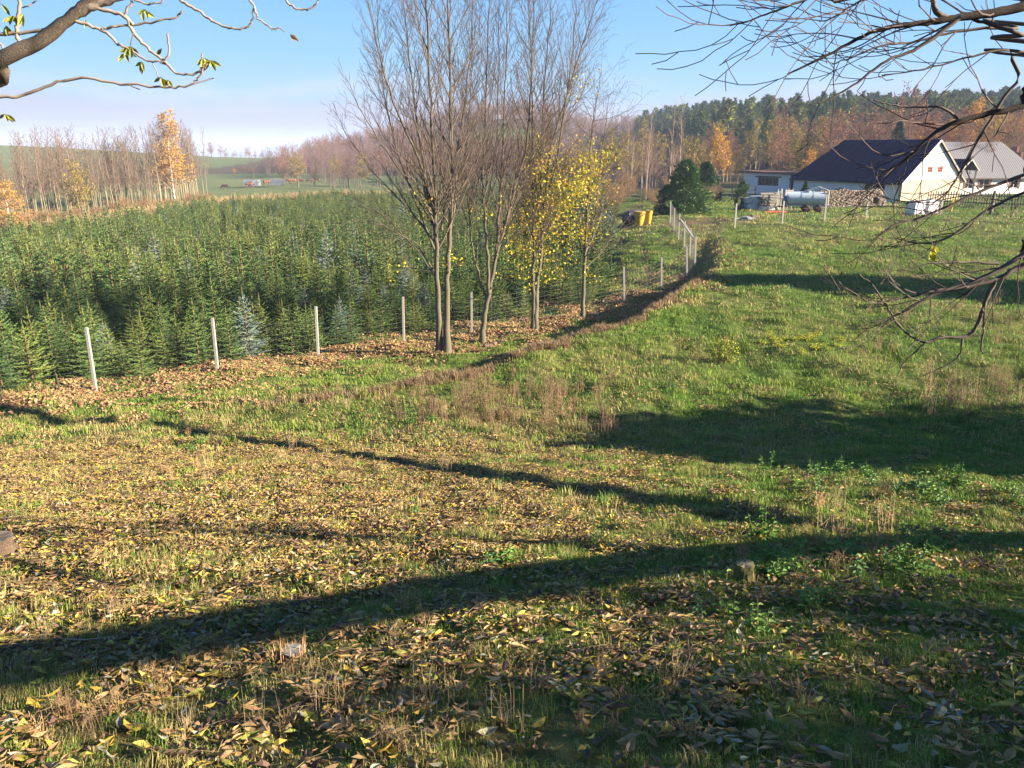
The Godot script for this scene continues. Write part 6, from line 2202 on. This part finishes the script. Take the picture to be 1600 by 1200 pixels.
# ---------------------------------------------------------------- horses and shelters on the far pasture
func net(bones: Array, cell: float, col: Color) -> MB:
	# one smooth skin round tapered bones [a, b, ra, rb], as surface nets
	var lo := Vector3.INF
	var hi := -Vector3.INF
	for b in bones:
		for p in [b[0], b[1]]:
			lo = lo.min(p - Vector3.ONE * maxf(b[2], b[3]))
			hi = hi.max(p + Vector3.ONE * maxf(b[2], b[3]))
	lo -= Vector3.ONE * cell * 2.0
	var nx := int((hi.x - lo.x) / cell) + 4
	var ny := int((hi.y - lo.y) / cell) + 4
	var nz := int((hi.z - lo.z) / cell) + 4
	var f := PackedFloat32Array()
	f.resize(nx * ny * nz)
	for k in nz:
		for j in ny:
			for i in nx:
				var p := lo + Vector3(i, j, k) * cell
				var d := 10.0
				for b in bones:
					var e: Vector3 = b[1] - b[0]
					var t := clampf((p - (b[0] as Vector3)).dot(e) / maxf(e.length_squared(), 1e-6), 0.0, 1.0)
					var q: float = p.distance_to((b[0] as Vector3) + e * t) - lerpf(b[2], b[3], t)
					var h := clampf(0.5 + 0.5 * (q - d) / 0.08, 0.0, 1.0)
					d = lerpf(q, d, h) - 0.08 * h * (1.0 - h)
				f[(k * ny + j) * nx + i] = d
	var mb := MB.new()
	var at := PackedInt32Array()
	at.resize(nx * ny * nz)
	at.fill(-1)
	for k in nz - 1:
		for j in ny - 1:
			for i in nx - 1:
				var s := Vector3.ZERO
				var n := 0
				for e in [[0, 0, 0, 1, 0, 0], [0, 1, 0, 1, 1, 0], [0, 0, 1, 1, 0, 1], [0, 1, 1, 1, 1, 1], [0, 0, 0, 0, 1, 0], [1, 0, 0, 1, 1, 0], [0, 0, 1, 0, 1, 1], [1, 0, 1, 1, 1, 1], [0, 0, 0, 0, 0, 1], [1, 0, 0, 1, 0, 1], [0, 1, 0, 0, 1, 1], [1, 1, 0, 1, 1, 1]]:
					var a := f[((k + e[2]) * ny + j + e[1]) * nx + i + e[0]]
					var b := f[((k + e[5]) * ny + j + e[4]) * nx + i + e[3]]
					if (a < 0.0) != (b < 0.0):
						s += Vector3(i + e[0], j + e[1], k + e[2]).lerp(Vector3(i + e[3], j + e[4], k + e[5]), a / (a - b))
						n += 1
				if n:
					at[(k * ny + j) * nx + i] = mb.v.size()
					mb.v.append(lo + s / n * cell)
					var g := Vector3(f[(k * ny + j) * nx + i + 1] - f[(k * ny + j) * nx + i], f[(k * ny + j + 1) * nx + i] - f[(k * ny + j) * nx + i], f[((k + 1) * ny + j) * nx + i] - f[(k * ny + j) * nx + i])
					mb.n.append(g.normalized())
					mb.c.append(col)
	for k in range(1, nz - 1):
		for j in range(1, ny - 1):
			for i in range(1, nx - 1):
				var c := (k * ny + j) * nx + i
				for ax in 3:
					var o: int = [1, nx, nx * ny][ax]
					if (f[c] < 0.0) == (f[c + o] < 0.0):
						continue
					var u: int = [nx, nx * ny, 1][ax]
					var w: int = [nx * ny, 1, nx][ax]
					var q := [at[c], at[c - u], at[c - u - w], at[c - w]]
					if q.min() < 0:
						continue
					if f[c] < 0.0:
						q.reverse()
					for e in [0, 1, 2, 0, 2, 3]:
						mb.ix.append(q[e])
	return mb
func horse_mesh(grazing: bool, col: Color) -> Array:
	var bones := [
		[Vector3(-0.55, 1.12, 0), Vector3(0.1, 1.08, 0), 0.30, 0.29], [Vector3(0.1, 1.08, 0), Vector3(0.6, 1.14, 0), 0.29, 0.28], [Vector3(-0.62, 1.2, 0), Vector3(-0.72, 1.05, 0), 0.27, 0.22], [Vector3(0.62, 1.22, 0), Vector3(0.68, 1.0, 0), 0.24, 0.2]]
	for s in [-0.15, 0.15]:
		bones.append_array([[Vector3(0.62, 0.98, s), Vector3(0.6 + s * 0.5, 0.55, s), 0.12, 0.07], [Vector3(0.6 + s * 0.5, 0.55, s), Vector3(0.6 + s * 0.3, 0.1, s), 0.055, 0.045], [Vector3(0.6 + s * 0.3, 0.1, s), Vector3(0.66 + s * 0.3, 0.03, s), 0.05, 0.055]])
		bones.append_array([[Vector3(-0.62, 1.0, s), Vector3(-0.5 + s * 0.4, 0.72, s), 0.19, 0.11], [Vector3(-0.5 + s * 0.4, 0.72, s), Vector3(-0.75 + s * 0.4, 0.48, s), 0.09, 0.06], [Vector3(-0.75 + s * 0.4, 0.48, s), Vector3(-0.7 + s * 0.4, 0.1, s), 0.05, 0.045], [Vector3(-0.7 + s * 0.4, 0.1, s), Vector3(-0.64 + s * 0.4, 0.03, s), 0.05, 0.055]])
	var poll := Vector3(1.3, 1.75, 0)
	var nose := Vector3(1.62, 1.38, 0)
	if grazing:
		poll = Vector3(1.32, 0.62, 0)
		nose = Vector3(1.45, 0.16, 0)
	bones.append_array([[Vector3(0.66, 1.25, 0), poll.lerp(Vector3(0.66, 1.25, 0), 0.4), 0.21, 0.14], [poll.lerp(Vector3(0.66, 1.25, 0), 0.4), poll, 0.14, 0.11], [poll, nose, 0.115, 0.065]])
	for s in [-0.06, 0.06]:
		bones.append([poll + Vector3(-0.02, 0.08, s), poll + Vector3(-0.02, 0.2, s * 1.3), 0.035, 0.015])
	var mane := MB.new()
	var dark := col * 0.35
	mane.tube(PackedVector3Array([poll + Vector3(-0.05, 0.1, 0), poll.lerp(Vector3(0.66, 1.25, 0), 0.5) + Vector3(-0.08, 0.16, 0), Vector3(0.6, 1.44, 0)]), PackedFloat32Array([0.03, 0.06, 0.03]), 6, dark, dark)
	var tail := MB.new()
	tail.tube(PackedVector3Array([Vector3(-0.84, 1.32, 0), Vector3(-1.0, 1.1, 0), Vector3(-1.02, 0.6, 0), Vector3(-0.98, 0.42, 0)]), PackedFloat32Array([0.05, 0.07, 0.07, 0.02]), 6, dark, dark)
	return [net(bones, 0.055, col), mane, tail]
func build_pasture() -> void:
	var rng := dice(91)
	var hair := vmat("horse_coat", 0.6, 0.35)
	var brown := horse_mesh(true, C(0.08, 0.035, 0.022))
	var chest := horse_mesh(true, C(0.19, 0.065, 0.03))
	var up := horse_mesh(false, C(0.17, 0.055, 0.028))
	var sets := [[], [], []]
	for k in 3:
		var src: Array = [brown, chest, up][k]
		for q in 3:
			sets[k].append(src[q].mesh(hair))
	for e in [[353, 297, 0, PI, "dark brown horse grazing alone on the green pasture"], [390, 294, 1, PI + 0.2, "chestnut horse grazing before the first white windbreak"], [417, 290, 2, 0.5, "chestnut horse standing before the second white windbreak"], [449, 287, 2, PI, "chestnut horse standing first in the line beyond the windbreaks"], [458, 287, 1, 0.3, "bright chestnut horse close behind another in the line"], [470, 287, 0, PI, "dark brown horse in the middle of the line of horses"], [484, 287, 0, 0.2, "dark horse with its head down near the end of the line"], [496, 286, 2, PI, "chestnut horse at the far end of the line of horses"]]:
		var p := on_ground(e[0], e[1])
		var t := thing("horse", e[4], "horse", p, e[3], "horses on the far pasture")
		obj("body", sets[e[2]][0], t)
		obj("mane", sets[e[2]][1], t)
		obj("tail", sets[e[2]][2], t)
	for e in [[390, 292, 4.6, 0.15, "first white board windbreak standing in the horse pasture"], [428, 290, 4.4, -0.1, "second white board windbreak in the horse pasture"]]:
		var p := on_ground(e[0], e[1])
		p = place(p.x, p.z - 3.0)
		var t := thing("windbreak", e[4], "windbreak", p, e[3], "white windbreaks on the pasture")
		var n := 13
		var bm := MB.new()
		bm.box(Transform3D(Basis(), Vector3(0, 0.95, 0)), Vector3(0.32, 1.7, 0.04), C(0.34, 0.35, 0.37))
		var mesh := bm.mesh(vmat("painted_board", 0.7, 0.3))
		for k in n:
			var o := obj("board", mesh, t)
			o.position = Vector3((k - n * 0.5) * e[2] / n, rng.randf_range(-0.06, 0.06), 0)
		for x in [-0.45, 0.0, 0.45]:
			var pm := MB.new()
			pm.beam(Vector3(x * e[2], -0.3, -0.07), Vector3(x * e[2], 1.9, -0.07), 0.1, 0.1, C(0.4, 0.38, 0.35))
			part("post", pm, vmat("painted_board", 0.7, 0.3), t)
	# yellow bin and dark heap by the track
	var yp := on_ground(999, 353)
	for e in [[0.0, 0.78, "tapered yellow bin beside the track at the plantation's end"], [0.75, 0.52, "smaller yellow bin next to the tapered one by the track"]]:
		var t := thing("yellow_bin", e[2], "bin", place(yp.x + e[0], yp.z - e[0] * 0.3), 0.2, "yellow bins by the track")
		var mb := MB.new()
		var s: float = e[1]
		mb.tube(PackedVector3Array([Vector3(0, 0.0, 0), Vector3(0, 0.06, 0), Vector3(0, 0.6, 0), Vector3(0, 1.0, 0), Vector3(0, 1.1, 0)]), PackedFloat32Array([0.26 * s, 0.32 * s, 0.5 * s, 0.58 * s, 0.52 * s]), 14, C(0.36, 0.22, 0.01), C(0.38, 0.24, 0.012), true)
		part("body", mb, vmat("yellow_paint", 0.5, 0.4), t)
		var rm := MB.new()
		rm.tube(PackedVector3Array([Vector3(0, 0.98, 0), Vector3(0, 1.06, 0)]), PackedFloat32Array([0.61 * s, 0.61 * s]), 14, C(0.33, 0.21, 0.015), C(0.33, 0.21, 0.015), true)
		part("rim", rm, vmat("yellow_paint", 0.5, 0.4), t)
	var hp := thing("rubbish_heap", "dark heap of sacks and soil behind the yellow bins", "heap", place(yp.x - 0.2, yp.z - 1.6), 0.3)
	for q in 6:
		var o := part("sack", boulder(rng, rng.randf_range(0.4, 0.6), C(0.07, 0.065, 0.085)), vmat("sacking", 0.8, 0.3), hp)
		o.position = Vector3(rng.randf_range(-0.9, 0.9), 0.3 + 0.25 * (q % 3), rng.randf_range(-0.5, 0.5))
		o.scale = Vector3(1.3, 0.85, 1.0)
